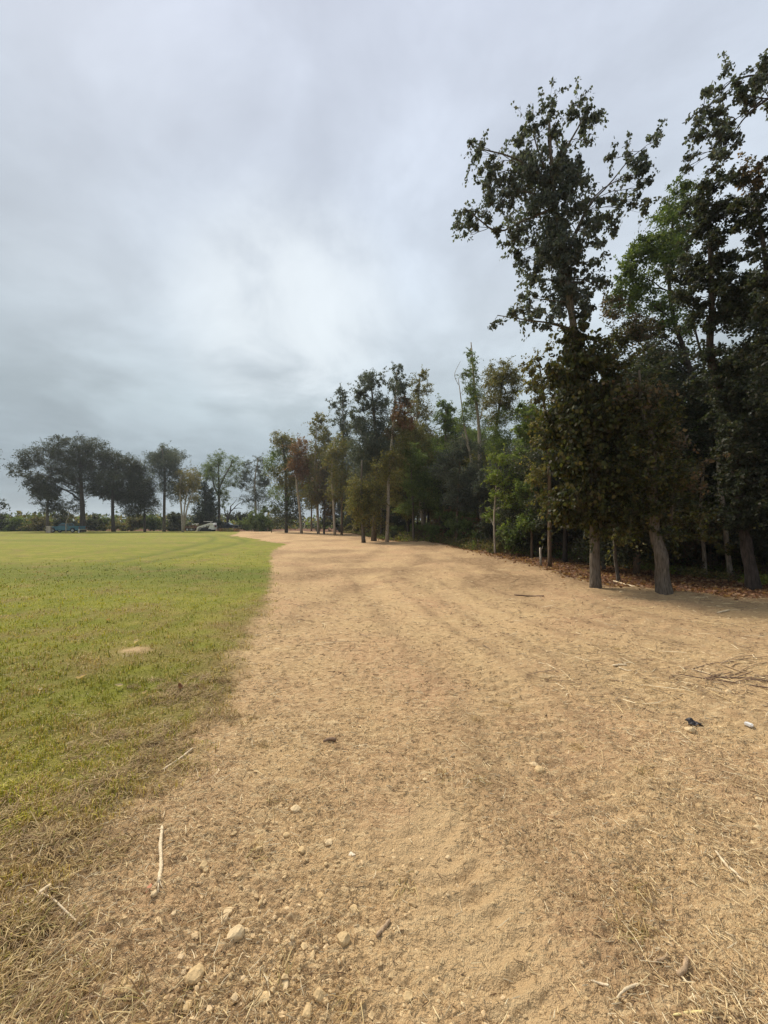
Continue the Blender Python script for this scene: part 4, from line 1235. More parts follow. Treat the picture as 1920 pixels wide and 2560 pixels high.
STRAW = np.array([(0.74, 0.58, 0.32), (0.66, 0.49, 0.25), (0.80, 0.66, 0.42), (0.50, 0.35, 0.18), (0.56, 0.40, 0.21), (0.38, 0.25, 0.13), (0.74, 0.60, 0.38)])
DARKW = np.array([(0.22, 0.14, 0.08), (0.16, 0.10, 0.06), (0.30, 0.20, 0.12), (0.12, 0.08, 0.05)])


def screen_scatter(rg, n, x0, x1, y0, y1, power=1.0):
    px, py = rg.uniform(x0, x1, n), y0 + (y1 - y0) * rg.uniform(0, 1, n) ** power
    return GXY(px, py)


rg = np.random.default_rng(91)
X, Y = screen_scatter(rg, 70000, -500, 2420, 1390, 2900)
lsd_ = lawn_sd(X, Y)
fs_ = forest_sd(X, Y)
d2, _, _ = polydist(X, Y, TR2)
d1, _, _ = polydist(X, Y, TR1)
gravel_x, gravel_y = GXY(690, 2330)
grv = np.exp(-(((X - gravel_x) / 0.33) ** 2 + ((Y - gravel_y) / 0.42) ** 2))
den = 0.34 + 0.55 * perlin(X * 1.6, Y * 1.6, 71) + 0.35 * perlin(X * 5, Y * 5, 72)
den = den + 0.42 * np.exp(-(lsd_ / 0.9) ** 2) * (1 - sstep(9, 15, Y))
den = den + 0.35 * sstep(0.3, 0.9, X) * (1 - sstep(2.6, 4.0, Y)) + 0.16 * sstep(2.2, 3.2, Y) * (1 - sstep(6, 9, Y)) * (X < 1.5)
den = den - 0.85 * np.exp(-(d2 / 0.36) ** 2) - 0.60 * grv - 0.25 * (1 - sstep(1.6, 2.4, Y)) * (X > -1.0) - 0.25 * np.exp(-(d1 / 0.3) ** 2) 
den = np.where(lsd_ > 0.5, den - 0.30 - 0.3 * sstep(3, 6, Y), den)
den = np.where(fs_ > 0.5, 0.0, den)
keep = rg.uniform(0, 1, len(X)) < np.clip(den, 0.04, 1) * (0.62 - 0.25 * sstep(5, 12, Y))
X, Y = X[keep], Y[keep]
n = len(X)
L = np.exp(rg.normal(math.log(0.031), 0.55, n)) * (1 + 0.08 * np.clip(Y - 2, 0, 6))
L = np.clip(L, 0.010, 0.15)
wdt = rg.uniform(0.0014, 0.0036, n) * (1 + 0.20 * np.clip(Y - 2, 0, 8))
az = rg.normal(0.5, 1.1, n) + np.where(X > 0.5, -1.1, 0.2)
pitch = rg.normal(0, 0.20, n)
Z = height_full(X, Y) + np.abs(np.sin(pitch)) * L * 0.42 + 0.003 + rg.uniform(0, 0.008, n) * (1 + sstep(3, 8, Y))
col = STRAW[rg.choice(len(STRAW), n, p=[.24, .2, .14, .14, .14, .08, .06])] * rg.uniform(0.8, 1.12, (n, 1))
dk = rg.uniform(0, 1, n) < 0.05 + 0.28 * sstep(4, 9, Y)
col[dk] = DARKW[rg.integers(0, 4, int(dk.sum()))]


def chips(acc, X, Y, Z, L, wdt, az, pitch, col):
    """short stubble: straight three-sided slivers"""
    n = len(X)
    d = np.stack([np.cos(az) * np.cos(pitch), np.sin(az) * np.cos(pitch), np.sin(pitch)], -1) * (L / 2)[:, None]
    s = np.stack([-np.sin(az), np.cos(az), np.zeros(n)], -1) * (wdt / 2)[:, None]
    c = np.stack([X, Y, Z], -1)
    u = np.stack([np.zeros(n), np.zeros(n), wdt * 0.8], -1)
    V = np.stack([c - d - s, c - d + s, c - d * .9 + u, c + d - s * .5, c + d + s * .5, c + d * .9 + u], 1)
    T = (np.arange(n)[:, None, None] * 6 + np.array([(0, 3, 5), (0, 5, 2), (1, 2, 5), (1, 5, 4), (0, 2, 1), (3, 4, 5)])[None]).reshape(-1, 3)
    acc.add(V.reshape(-1, 3), tris=T, col=np.repeat(col, 6, 0))


a = Acc()
q_ = Y < 3.4
ribbons(a, X[q_], Y[q_], Z[q_], L[q_], wdt[q_], az[q_], pitch[q_], rg.normal(0, 0.045, int(q_.sum())), col[q_], rg)
chips(a, X[~q_], Y[~q_], Z[~q_], L[~q_], wdt[~q_], az[~q_], pitch[~q_], col[~q_])
a.build('straw_litter', M_STRAW, kind='stuff')

rg = np.random.default_rng(96)
X, Y = screen_scatter(rg, 70000, -300, 2220, 1385, 2750)
d2, _, _ = polydist(X, Y, TR2)
k = (lawn_sd(X, Y) < 0.12) & (forest_sd(X, Y) < 0.3)
k &= rg.uniform(0, 1, len(X)) < np.clip(0.72 + 0.6 * perlin(X * 1.9, Y * 1.9, 73) + 0.4 * perlin(X * 6, Y * 6, 74) - 0.8 * np.exp(-(d2 / 0.36) ** 2) - 0.35 * (1 - sstep(1.5, 2.6, Y)), 0.08, 1)
X, Y = X[k], Y[k]
n = len(X)
L = rg.uniform(0.010, 0.040, n) * (1 + 0.20 * np.clip(Y - 1.5, 0, 7))
wdt = rg.uniform(0.0014, 0.0040, n) * (1 + 0.22 * np.clip(Y - 1.5, 0, 7))
SOILC = np.array([(0.60, 0.44, 0.24), (0.54, 0.38, 0.20), (0.48, 0.33, 0.17), (0.40, 0.265, 0.135)])
cc = np.vstack([STRAW, SOILC, SOILC])
col = cc[rg.integers(0, len(cc), n)] * rg.uniform(.85, 1.1, (n, 1))
dk = rg.uniform(0, 1, n) < 0.05 + 0.22 * sstep(2.5, 6, Y) - 0.12 * sstep(9, 14, Y)
col[dk] = DARKW[rg.integers(0, 4, int(dk.sum()))] * 1.15
az = np.where(rg.uniform(0, 1, n) < 0.5, rg.normal(0.1, 0.5, n), rg.uniform(0, 6.28, n))
a = Acc()
chips(a, X, Y, height_full(X, Y) + rg.uniform(0.001, 0.006, n), L, wdt, az, rg.normal(0, .15, n), col)
a.build('stubble', M_STRAW, kind='stuff')

# dark twigs and woody bits towards the wood
rg = np.random.default_rng(92)
X, Y = screen_scatter(rg, 13000, 650, 2500, 1352, 1780, 1.1)
k = rg.uniform(0, 1, len(X)) < np.clip(0.22 + 0.55 * np.exp(-np.abs(forest_sd(X, Y) + 0.3) / 1.2) + 0.4 * perlin(X * .8, Y * .8, 81) + 0.5 * np.exp(-(((X - 3.7) / 1.1) ** 2 + ((Y - 4.0) / 0.35) ** 2)), 0.02, 1) * 0.8
k &= (lawn_sd(X, Y) < 0) & ((Y > 5.0) | (X > 1.6))
X, Y = X[k], Y[k]
n = len(X)
L = np.clip(np.exp(rg.normal(math.log(0.11), 0.6, n)), 0.04, 0.6)
pitch = rg.normal(0.0, 0.12, n)
col = np.where((rg.uniform(0, 1, n) < 0.45)[:, None], STRAW[rg.integers(0, 7, n)], DARKW[rg.integers(0, 4, n)])
a = Acc()
ribbons(a, X, Y, height_full(X, Y) + 0.008 + np.abs(np.sin(pitch)) * L * .45, L, rg.uniform(0.003, 0.009, n) * (1 + 0.07 * np.clip(Y - 4, 0, 24)), rg.normal(0.0, 0.9, n), pitch, rg.normal(0, 0.05, n), col, rg)
a.build('twig_litter', M_STRAW, kind='stuff')

# fallen leaves on the floor of the wood and near it
rg = np.random.default_rng(93)
n = 20000
Y = np.exp(rg.uniform(math.log(6.5), math.log(45), n))
X = np.interp(Y, _FB[:, 0], _FB[:, 1]) + rg.normal(1.6, 2.0, n) * (1 + 0.03 * Y)
k = (forest_sd(X, Y) > rg.normal(-0.1, 0.5, n)) & (lawn_sd(X, Y) < 0)
X, Y = X[k], Y[k]
n = len(X)
C = np.stack([X, Y, height_full(X, Y) + rg.uniform(0.01, 0.045, n)], -1)
pc = np.array([(0.24, 0.12, 0.06), (0.17, 0.085, 0.045), (0.30, 0.17, 0.09), (0.12, 0.06, 0.035), (0.34, 0.22, 0.13)])
a = Acc()
D = rg.normal(size=(n, 3)) * np.array([1, 1, 0.25])
leaves(a, C, D, rg.uniform(0.05, 0.10, n) * (1 + 0.02 * Y), pc[rg.integers(0, 5, n)], rg)
a.build('leaf_litter', M_LEAF, kind='stuff')

# grass blades
rg = np.random.default_rng(94)
X, Y = screen_scatter(rg, 165000, -900, 720, 1352, 2900, 1.15)
r = np.hypot(X, Y)
ls = lawn_sd(X, Y) + (0.10 + 0.22) * perlin(X * 2.2, Y * 2.2, 3) * 1.2
brn = browning(X, Y)
thin = 0.30 + 0.70 * sstep(-0.15, 0.5, ls) - 0.30 * sstep(0.5, 1.0, brn) * (1 - sstep(5, 9, Y))
thin = thin * (0.25 + 1.3 * np.clip(perlin(X * 5, Y * 5, 33) + 0.45, 0, 1))
k = (ls > -0.18) & (rg.uniform(0, 1, len(X)) < thin) & (rg.uniform(0, 1, len(X)) > sstep(13, 26, r)) & (np.hypot((X - sx) / 0.19, (Y - sy) / 0.15) > 1)
X, Y, brn, r = X[k], Y[k], brn[k], r[k]
n = len(X)
hgt = rg.uniform(0.022, 0.055, n) * (0.75 + 0.9 * np.clip(perlin(X * 5, Y * 5, 33) + 0.25, 0, 1)) * (1 + 0.010 * r)
wd_ = rg.uniform(0.0020, 0.0042, n) * np.maximum(1, 0.42 * r)
az = rg.uniform(0, 6.283, n)
lean = rg.uniform(0.15, 1.0, n)
dirv = np.stack([np.cos(az), np.sin(az), np.zeros(n)], -1)
sd = np.stack([-np.sin(az), np.cos(az), np.zeros(n)], -1)
B = np.stack([X, Y, height_full(X, Y) - 0.004], -1)
up = np.array([0, 0, 1.0])
M1 = B + up * (hgt * .6)[:, None] + dirv * (hgt * .28 * lean)[:, None]
TP = B + up * (hgt * (1 - 0.35 * lean))[:, None] + dirv * (hgt * lean)[:, None]
V = np.stack([B + sd * wd_[:, None] * .5, B - sd * wd_[:, None] * .5, M1 + sd * wd_[:, None] * .42, M1 - sd * wd_[:, None] * .42, TP], 1)
T = (np.arange(n)[:, None, None] * 5 + np.array([(0, 1, 3), (0, 3, 2), (2, 3, 4)])[None]).reshape(-1, 3)
gcol = np.array([(0.36, 0.322, 0.040), (0.29, 0.282, 0.036), (0.43, 0.36, 0.060), (0.20, 0.205, 0.032)])
bcol = np.array([(0.52, 0.37, 0.14), (0.42, 0.285, 0.11), (0.62, 0.46, 0.21), (0.28, 0.18, 0.08)])
isb = rg.uniform(0, 1, n) < np.clip(0.06 + 0.95 * brn, 0, 0.92)
big = np.clip(perlin(X * 0.22, Y * 0.55, 35) + 0.5, 0, 1)
col = np.where(isb[:, None], bcol[rg.integers(0, 4, n)], gcol[rg.integers(0, 4, n)] * (0.75 + 0.5 * big[:, None]) * (1 - np.array([0.50, 0.40, 0.30])[None] * dark_green_bands(X, Y)[:, None])) * rg.uniform(.8, 1.2, (n, 1))
a = Acc()
a.add(V.reshape(-1, 3), tris=T, col=np.repeat(col, 5, 0))
a.build('grass', M_BLADE, kind='stuff')

# tufts of dead grass torn up along the lawn edge, near the camera
rg = np.random.default_rng(97)
TX, TY = [], []
while len(TX) < 400:
    y = 1.05 + 3.2 * rg.uniform() ** 1.7
    x = float(np.interp(y, _LB[:, 0], _LB[:, 1])) - rg.normal(0.30, 0.25)
    if perlin(np.array([x * 2.4]), np.array([y * 2.4]), 58)[0] > rg.uniform(-0.45, 0.25):
        TX.append(x)
        TY.append(y)
for _ in range(20):
    x, y = GXY(rg.uniform(250, 1900), rg.uniform(1600, 2560))
    TX.append(float(x))
    TY.append(float(y))
nb = 34
X = np.repeat(TX, nb) + rg.normal(0, 0.028, len(TX) * nb)
Y = np.repeat(TY, nb) + rg.normal(0, 0.028, len(TX) * nb)
main = np.repeat(rg.uniform(0, 6.28, len(TX)), nb)
az = main + rg.normal(0, 0.75, len(X))
L = rg.uniform(0.035, 0.11, len(X))
rise = rg.uniform(0.05, 0.75, len(X)) * np.where(np.arange(len(X)) >= 400 * nb, 0.35, 1.0)
n = len(X)
dirv = np.stack([np.cos(az), np.sin(az), np.zeros(n)], -1)
sd = np.stack([-np.sin(az), np.cos(az), np.zeros(n)], -1)
B = np.stack([X, Y, height_full(X, Y) + 0.002], -1)
wd_ = rg.uniform(0.002, 0.0045, n)
M1 = B + dirv * (L * .5)[:, None] + up * (L * rise * .5)[:, None]
TP = B + dirv * L[:, None] + up * (L * rise * .45)[:, None]
V = np.stack([B + sd * wd_[:, None] * .5, B - sd * wd_[:, None] * .5, M1 + sd * wd_[:, None] * .45, M1 - sd * wd_[:, None] * .45, TP], 1)
T = (np.arange(n)[:, None, None] * 5 + np.array([(0, 1, 3), (0, 3, 2), (2, 3, 4)])[None]).reshape(-1, 3)
dcol = np.array([(0.40, 0.27, 0.115), (0.52, 0.38, 0.18), (0.28, 0.18, 0.08), (0.22, 0.135, 0.065), (0.62, 0.48, 0.24), (0.27, 0.22, 0.07)])
col = dcol[rg.choice(6, n, p=[.26, .12, .22, .18, .07, .15])] * rg.uniform(.75, 1.1, (n, 1))
a = Acc()
a.add(V.reshape(-1, 3), tris=T, col=np.repeat(col, 5, 0))
a.build('dead_grass', M_BLADE, kind='stuff')

# stones
_ico = bmesh.new()
bmesh.ops.create_icosphere(_ico, subdivisions=2, radius=1.0)
ICO2_V = np.array([v.co[:] for v in _ico.verts])
ICO2_F = np.array([[v.index for v in f.verts] for f in _ico.faces])
_ico.free()
_ico = bmesh.new()
bmesh.ops.create_icosphere(_ico, subdivisions=1, radius=1.0)
ICO1_V = np.array([v.co[:] for v in _ico.verts])
ICO1_F = np.array([[v.index for v in f.verts] for f in _ico.faces])
_ico.free()


def rock_shape(rg, fine, angular):
    V = (ICO2_V if fine else ICO1_V).copy()
    for k in range(7 if angular else 4):            # chop flat faces
        nrm = unit(rg.normal(size=3))
        c = rg.uniform(0.50, 0.85)
        d = V @ nrm
        V = V - np.outer(np.clip(d - c, 0, None), nrm) * (0.95 if angular else 0.6)
    ph = rg.uniform(0, 10, 3)
    V = V * (1 + 0.06 * np.sin(V @ np.array([3.1, 2.2, 1.7]) * 1.7 + ph[0]) + 0.04 * np.sin(V @ np.array([-2.3, 4.1, 3.3]) * 1.9 + ph[1]))[:, None]
    return V / np.abs(V).max(0)


rg = np.random.default_rng(95)
X, Y = screen_scatter(rg, 26000, -300, 2300, 1500, 2850)
grv = np.exp(-(((X - gravel_x) / 0.40) ** 2 + ((Y - gravel_y) / 0.55) ** 2))
k = (rg.uniform(0, 1, len(X)) < 0.06 + 0.55 * grv + 0.10 * np.clip(perlin(X * 2, Y * 2, 41), 0, 1)) & (lawn_sd(X, Y) < 0.05) & (forest_sd(X, Y) < 0)
X, Y = X[k], Y[k]
n = len(X)
shapes = [rock_shape(rg, False, True) for _ in range(14)]
stc = np.array([(0.54, 0.39, 0.205), (0.58, 0.43, 0.24), (0.50, 0.355, 0.19), (0.58, 0.43, 0.25), (0.52, 0.375, 0.20), (0.56, 0.40, 0.22)])
a = Acc()
szs = np.clip(np.exp(rg.normal(math.log(0.0050), 0.50, n)), 0.002, 0.014) * (1 + 0.1 * np.clip(Y - 2, 0, 5))
zz = height_full(X, Y)
for i in range(n):
    th = rg.uniform(0, 6.28)
    c_, s_ = math.cos(th), math.sin(th)
    v = shapes[i % 14] * szs[i] * np.array([rg.uniform(.8, 1.5), rg.uniform(.7, 1.1), rg.uniform(.5, .85)])
    v = v @ np.array([[c_, s_, 0], [-s_, c_, 0], [0, 0, 1]])
    a.add(v + np.array([X[i], Y[i], zz[i] - szs[i] * 0.12]), tris=ICO1_F, col=stc[rg.integers(0, 6)] * rg.uniform(.85, 1.12))
a.build('gravel', M_STONE, kind='stuff')


def stone(px, py, wpx, hpx, col, label, rot=0.0, angular=True, seed=0, tall=0.6, group='loose stones on the dirt', sink=0.2):
    rg = np.random.default_rng(600 + seed)
    x, y = (float(q) for q in GXY(px, py + hpx * 0.3))
    m = y / F_PX
    wpx, hpx = wpx * 1.02, hpx * 0.95
    a_, b_ = wpx * m / 2, max(wpx, hpx * 1.25) * m / 2 * rg.uniform(0.8, 1.0)
    V = rock_shape(rg, True, angular) * np.array([a_, b_, min(a_, b_) * tall])
    c_, s_ = math.cos(rot), math.sin(rot)
    V = V @ np.array([[c_, s_, 0], [-s_, c_, 0], [0, 0, 1]])
    a = Acc()
    a.add(V, tris=ICO2_F, col=col)
    o = a.build('stone', M_STONE, None, smooth=False, label=label, category='stone', group=group)
    o.location = (x, y, hz(x, y) + min(a_, b_) * tall * (0.22 - sink))
    return o


TAN, PALE, BROWN, REDS = (0.54, 0.385, 0.20), (0.60, 0.45, 0.26), (0.42, 0.29, 0.15), (0.42, 0.22, 0.15)
for i, s_ in enumerate([
        (590, 2338, 42, 36, PALE, 'largest rounded pale stone in the stony patch, lower left', 0.3, False, 0.75),
        (487, 2432, 44, 34, TAN, 'big half buried tan rock left of the two tan blocks', 0.1, False, 0.6),
        (318, 2452, 46, 34, TAN, 'sharp edged tan stone beside the browned grass, low left', 0.6, True, 0.6),
        (315, 2480, 28, 20, TAN, 'small blocky stone touching the sharp edged tan one', 0.2, True, 0.6),
        (123, 2503, 28, 22, REDS, 'dull red stone lying in the brown grass', 0.2, False, 0.6),
        (858, 2347, 34, 32, TAN, 'blunt tan stone with a flat dark underside at centre', 0.2, True, 0.85),
        (802, 2482, 38, 32, TAN, 'wedge shaped tan stone at the bottom beside a brick like block', 0.5, True, 0.75),
        (769, 2520, 26, 42, TAN, 'brick like oblong stone at the bottom of the dirt', 0.05, True, 0.8),
        (713, 2450, 16, 34, PALE, 'slim pale upright chip of stone left of the wedge stone', 0.2, True, 0.7),
        (800, 2233, 26, 24, TAN, 'squarish tan stone above the blunt one', 0.3, True, 0.7),
        (740, 2022, 30, 24, PALE, 'pale rounded stone at the top of the stony patch', 0.4, False, 0.75),
        (822, 2105, 24, 22, PALE, 'pale angular stone in the upper part of the stony patch', 0.7, True, 0.75),
        (755, 2130, 20, 22, TAN, 'small tan stone left of the white chip', 0.2, True, 0.7),
        (880, 2136, 17, 17, (0.70, 0.60, 0.44), 'whitest sharp chip in the stony patch', 0.6, True, 0.8),
        (1033, 2250, 26, 20, BROWN, 'lone dark sided clod stone right of the stony patch', 0.1, True, 0.7),
        (1120, 2131, 14, 12, PALE, 'small round pale pebble near the smooth wheel track', 0.0, False, 0.8),
        (508, 2172, 20, 20, TAN, 'tan stone right of the long pale stick', 0.5, True, 0.7),
        (570, 2278, 27, 22, PALE, 'triangular pale stone above the largest rounded one', 0.9, True, 0.7),
        (386, 2248, 18, 14, PALE, 'flat pale stone under the frayed end of the long stick', 0.4, True, 0.6),
        (374, 2222, 16, 26, (0.50, 0.22, 0.13), 'brick red shard beside the frayed end of the long stick', 0.4, True, 0.6),
        (1752, 2024, 24, 18, BROWN, 'dark based brown stone on the right side of the dirt', 0.2, False, 0.8),
        (1898, 1999, 18, 12, PALE, 'pale pebble by the right frame edge, higher of two', 0.3, False, 0.7),
        (1895, 2073, 17, 16, PALE, 'pale pebble by the right frame edge, lower of two', 0.5, False, 0.8),
        (1537, 1982, 24, 14, TAN, 'flat tan stone above the straw matted slope, right half', 0.3, False, 0.6),
        (885, 2272, 22, 22, TAN, 'upright tan stone just above the blunt dark bottomed one', 0.8, True, 0.8),
        (1335, 1906, 20, 18, PALE, 'farther of two pale stones side by side mid dirt', 0.1, False, 0.8),
        (1349, 1925, 26, 16, TAN, 'nearer and flatter of two pale stones side by side mid dirt', 0.6, False, 0.7),
        (1724, 1817, 24, 13, PALE, 'pale tan stone just below the black scrap', 0.2, True, 0.7),
        (1822, 1723, 15, 10, PALE, 'pale stone among the thin branches near the right edge', 0.2, False, 0.8),
        (1553, 1478, 11, 8, PALE, 'pale lump between the two nearest tree trunks', 0.0, False, 0.9),
        (645, 2128, 22, 18, TAN, 'tan stone left of centre in the upper stony patch', 0.9, True, 0.7),
        (716, 2092, 18, 16, TAN, 'low tan stone just under the pale rounded one', 0.3, False, 0.6),
        (660, 2488, 34, 22, TAN, 'long half sunk stone left of the slim pale chip', 0.8, True, 0.5),
        (560, 2410, 24, 20, BROWN, 'brownish stone right of the half buried rock', 0.5, True, 0.6),
        (470, 2510, 24, 18, TAN, 'tan stone straight below the half buried rock', 0.5, False, 0.6),
        (1020, 2490, 26, 20, TAN, 'tilted clod stone on the smooth sand at the bottom', 0.8, True, 0.6)]):
    stone(s_[0], s_[1], s_[2], s_[3], s_[4], s_[5], s_[6], s_[7], i, s_[8])


# sticks and scraps
def stick(pix, wpx, col, label, name='stick', cat='stick', lift=0.6, seed=0, sides=7, fray=False, group='sticks and twigs on the dirt', twigs=()):
    rg = np.random.default_rng(700 + seed)
    xy = np.array([GXY(a, b) for a, b in pix], float)
    m = xy[:, 1].mean() / F_PX
    rr = wpx * m / 2
    z = height_full(xy[:, 0], xy[:, 1]) + rr * lift + 0.003
    P = np.column_stack([xy, z, np.full(len(xy), rr)])
    pth = smooth_path(P, max(8, 4 * len(P)))
    org = pth[len(pth) // 2, :3].copy()
    pth[:, :3] -= org
    tp = np.linspace(0.85, 1.05, len(pth))
    tp[0], tp[-1] = 0.5, 0.6
    a = Acc()
    a.tube(pth[:, :3], pth[:, 3] * tp, sides, np.asarray(col) , True, 0.12, rg)
    if fray:
        e, dv = pth[-1, :3], unit(pth[-1, :3] - pth[-4, :3])
        for k in range(7):
            q = e + dv * rr * rg.uniform(3, 8) + rg.normal(size=3) * rr * np.array([1.4, 1.4, 0.3])
            a.tube(bez(pth[-4, :3], e, q, 4), np.linspace(rr * .35, rr * .1, 4), 4, np.asarray(col) * 1.05)
    for tw, w2 in twigs:
        t2 = np.array([GXY(p, q) for p, q in tw], float)
        Q = smooth_path(np.column_stack([t2, height_full(t2[:, 0], t2[:, 1]) + 0.012, np.full(len(t2), w2 * m / 2)]), 10)
        Q[:, :3] -= org
        a.tube(Q[:, :3], Q[:, 3], 5, np.asarray(col) * 0.95)
    o = a.build(name, M_WOOD, None, smooth=True, label=label, category=cat, group=group)
    o.location = tuple(float(v) for v in org)
    return o


WP, WB, WD = (0.66, 0.53, 0.35), (0.40, 0.28, 0.17), (0.22, 0.145, 0.095)
for i, (pix, wp, c, lab, fr, tw) in enumerate([
        ([(405, 2080), (401, 2130), (402, 2180), (396, 2225)], 9, WP, 'long pale stick with a frayed lower end beside the grass edge', True, ()),
        ([(128, 2233), (112, 2246), (96, 2260)], 11, WP, 'short thick pale wood chunk in the brown grass with a thin twig', False, [([(100, 2257), (131, 2270), (166, 2303), (203, 2328)], 3.2), ([(98, 2260), (76, 2280), (60, 2292)], 2.5)]),
        ([(482, 1880), (450, 1902), (408, 1928)], 6, WP, 'pale grey stick at the corner of the lawn edge', False, ()),
        ([(808, 1860), (825, 1857), (840, 1855)], 9, WD, 'short dark piece of wood alone mid dirt', False, ()),
        ([(1789, 2141), (1815, 2170), (1847, 2197)], 7, WP, 'pale stick slanting down near the right frame edge', True, ()),
        ([(1716, 2396), (1713, 2422), (1695, 2443)], 12, WB, 'curved brown bark stick, thickest at lower right', False, ()),
        ([(1542, 2494), (1570, 2476), (1600, 2458)], 6, WP, 'straight pale cane in the straw at lower right', False, ()),
        ([(1681, 2537), (1725, 2530), (1774, 2533)], 6, (0.72, 0.60, 0.28), 'yellow reed at the very bottom right', False, ()),
        ([(1637, 2413), (1655, 2405), (1670, 2396)], 7, WB, 'short grey brown stick left of the curved bark stick', False, ()),
        ([(1477, 2456), (1500, 2461), (1523, 2467)], 6, WP, 'short pale stalk left of the straight cane', False, ()),
        ([(197, 2508), (247, 2497), (309, 2500)], 5, WB, 'thin bowed twig at the bottom left by the red stone', False, ()),
        ([(975, 2303), (958, 2325), (941, 2346)], 10, WB, 'half buried brown stick right of the blunt stone', False, ()),
        ([(1531, 1661), (1548, 1660), (1567, 1662)], 6, WP, 'pale brown stick lying crosswise mid right', False, [([(1548, 1667), (1565, 1672), (1578, 1676)], 3)]),
        ([(1791, 1527), (1824, 1525)], 4, WP, 'pale bare stick at the shade edge on the right', False, ()),
        ([(1533, 1442), (1560, 1450), (1592, 1457)], 4.5, WP, 'pale fallen pole between the two nearest trunks', False, ()),
        ([(1285, 1487), (1330, 1482), (1360, 1484)], 4, WD, 'dark fallen stem at the foot of the vine covered tree', False, ())]):
    stick(pix, wp, c, lab, seed=i, fray=fr, twigs=tw)

rgp = np.random.default_rng(99)
for i, (pix, wp, lab) in enumerate([
        ([(1690, 1683), (1760, 1695), (1830, 1703), (1935, 1722)], 3.2, 'long dark branch, lowest of the brushwood at the right edge'),
        ([(1730, 1672), (1800, 1690), (1870, 1695), (1960, 1710)], 2.8, 'long dark branch, middle of the brushwood at the right edge'),
        ([(1800, 1660), (1850, 1678), (1900, 1690), (1960, 1700)], 2.8, 'forked branch, topmost of the brushwood at the right edge')]):
    tw = []
    for k in range(4):
        a0 = pix[rgp.integers(0, 3)]
        dx = rgp.uniform(25, 60)
        tw.append(([a0, (a0[0] + dx, a0[1] + rgp.uniform(-14, 4)), (a0[0] + 2 * dx, a0[1] + rgp.uniform(-22, 4))], 1.6))
    stick(pix, wp, WD if i != 2 else WB, lab, name='fallen_branch', cat='branch', seed=40 + i, lift=1.3, group='brushwood by the right frame edge', twigs=tw)

# dark crumpled scrap and white chip of litter
M_BLACK = plain('dark_scrap', (0.035, 0.03, 0.032), 0.6, 0, 0.3, 30)
M_WHITE = plain('white_paint', (0.74, 0.72, 0.68), 0.5, 0, 0.06, 5)
cx, cy = (float(v) for v in GXY(1737, 1806))
bm = bmesh.new()
bmesh.ops.create_grid(bm, x_segments=9, y_segments=6, size=0.5)
for v in bm.verts:
    x, y = v.co.x, v.co.y
    p = float(perlin(np.array([x * 3.1]), np.array([y * 3.7]), 5)[0])
    v.co = (x * 0.10 + 0.02 * p, y * 0.06, max(0.004, 0.036 * math.exp(-((x + 0.28) / 0.22) ** 2) * (0.6 + y) + 0.022 * abs(p) + 0.02 * math.exp(-((x - 0.1) / 0.12) ** 2)))
bmesh.ops.solidify(bm, geom=bm.faces[:], thickness=0.003)
me = bpy.data.meshes.new('black_scrap')
bm.to_mesh(me)
bm.free()
me.materials.append(M_BLACK)
o = link('black_scrap', me, label='crumpled black scrap standing up from the dirt on the right', category='scrap')
o.location = (cx, cy, hz(cx, cy) + 0.01)
o.rotation_euler = (0, 0, -0.25)
cx, cy = (float(v) for v in GXY(1872, 1816))
bm = bmesh.new()
bmesh.ops.create_cube(bm, size=1.0)
bmesh.ops.bevel(bm, geom=bm.edges[:], offset=0.16, segments=2, affect='EDGES')
for v in bm.verts:
    v.co = (v.co.x * 0.042, v.co.y * 0.05, v.co.z * 0.022 + 0.12 * v.co.x * v.co.x * 0.1)
me = bpy.data.meshes.new('white_chip')
bm.to_mesh(me)
bm.free()
me.materials.append(M_WHITE)
o = link('white_chip', me, label='small bright white chip of litter at the right side of the dirt', category='litter')
o.location = (cx, cy, hz(cx, cy) + 0.012)
o.rotation_euler = (0.1, 0.05, 0.5)

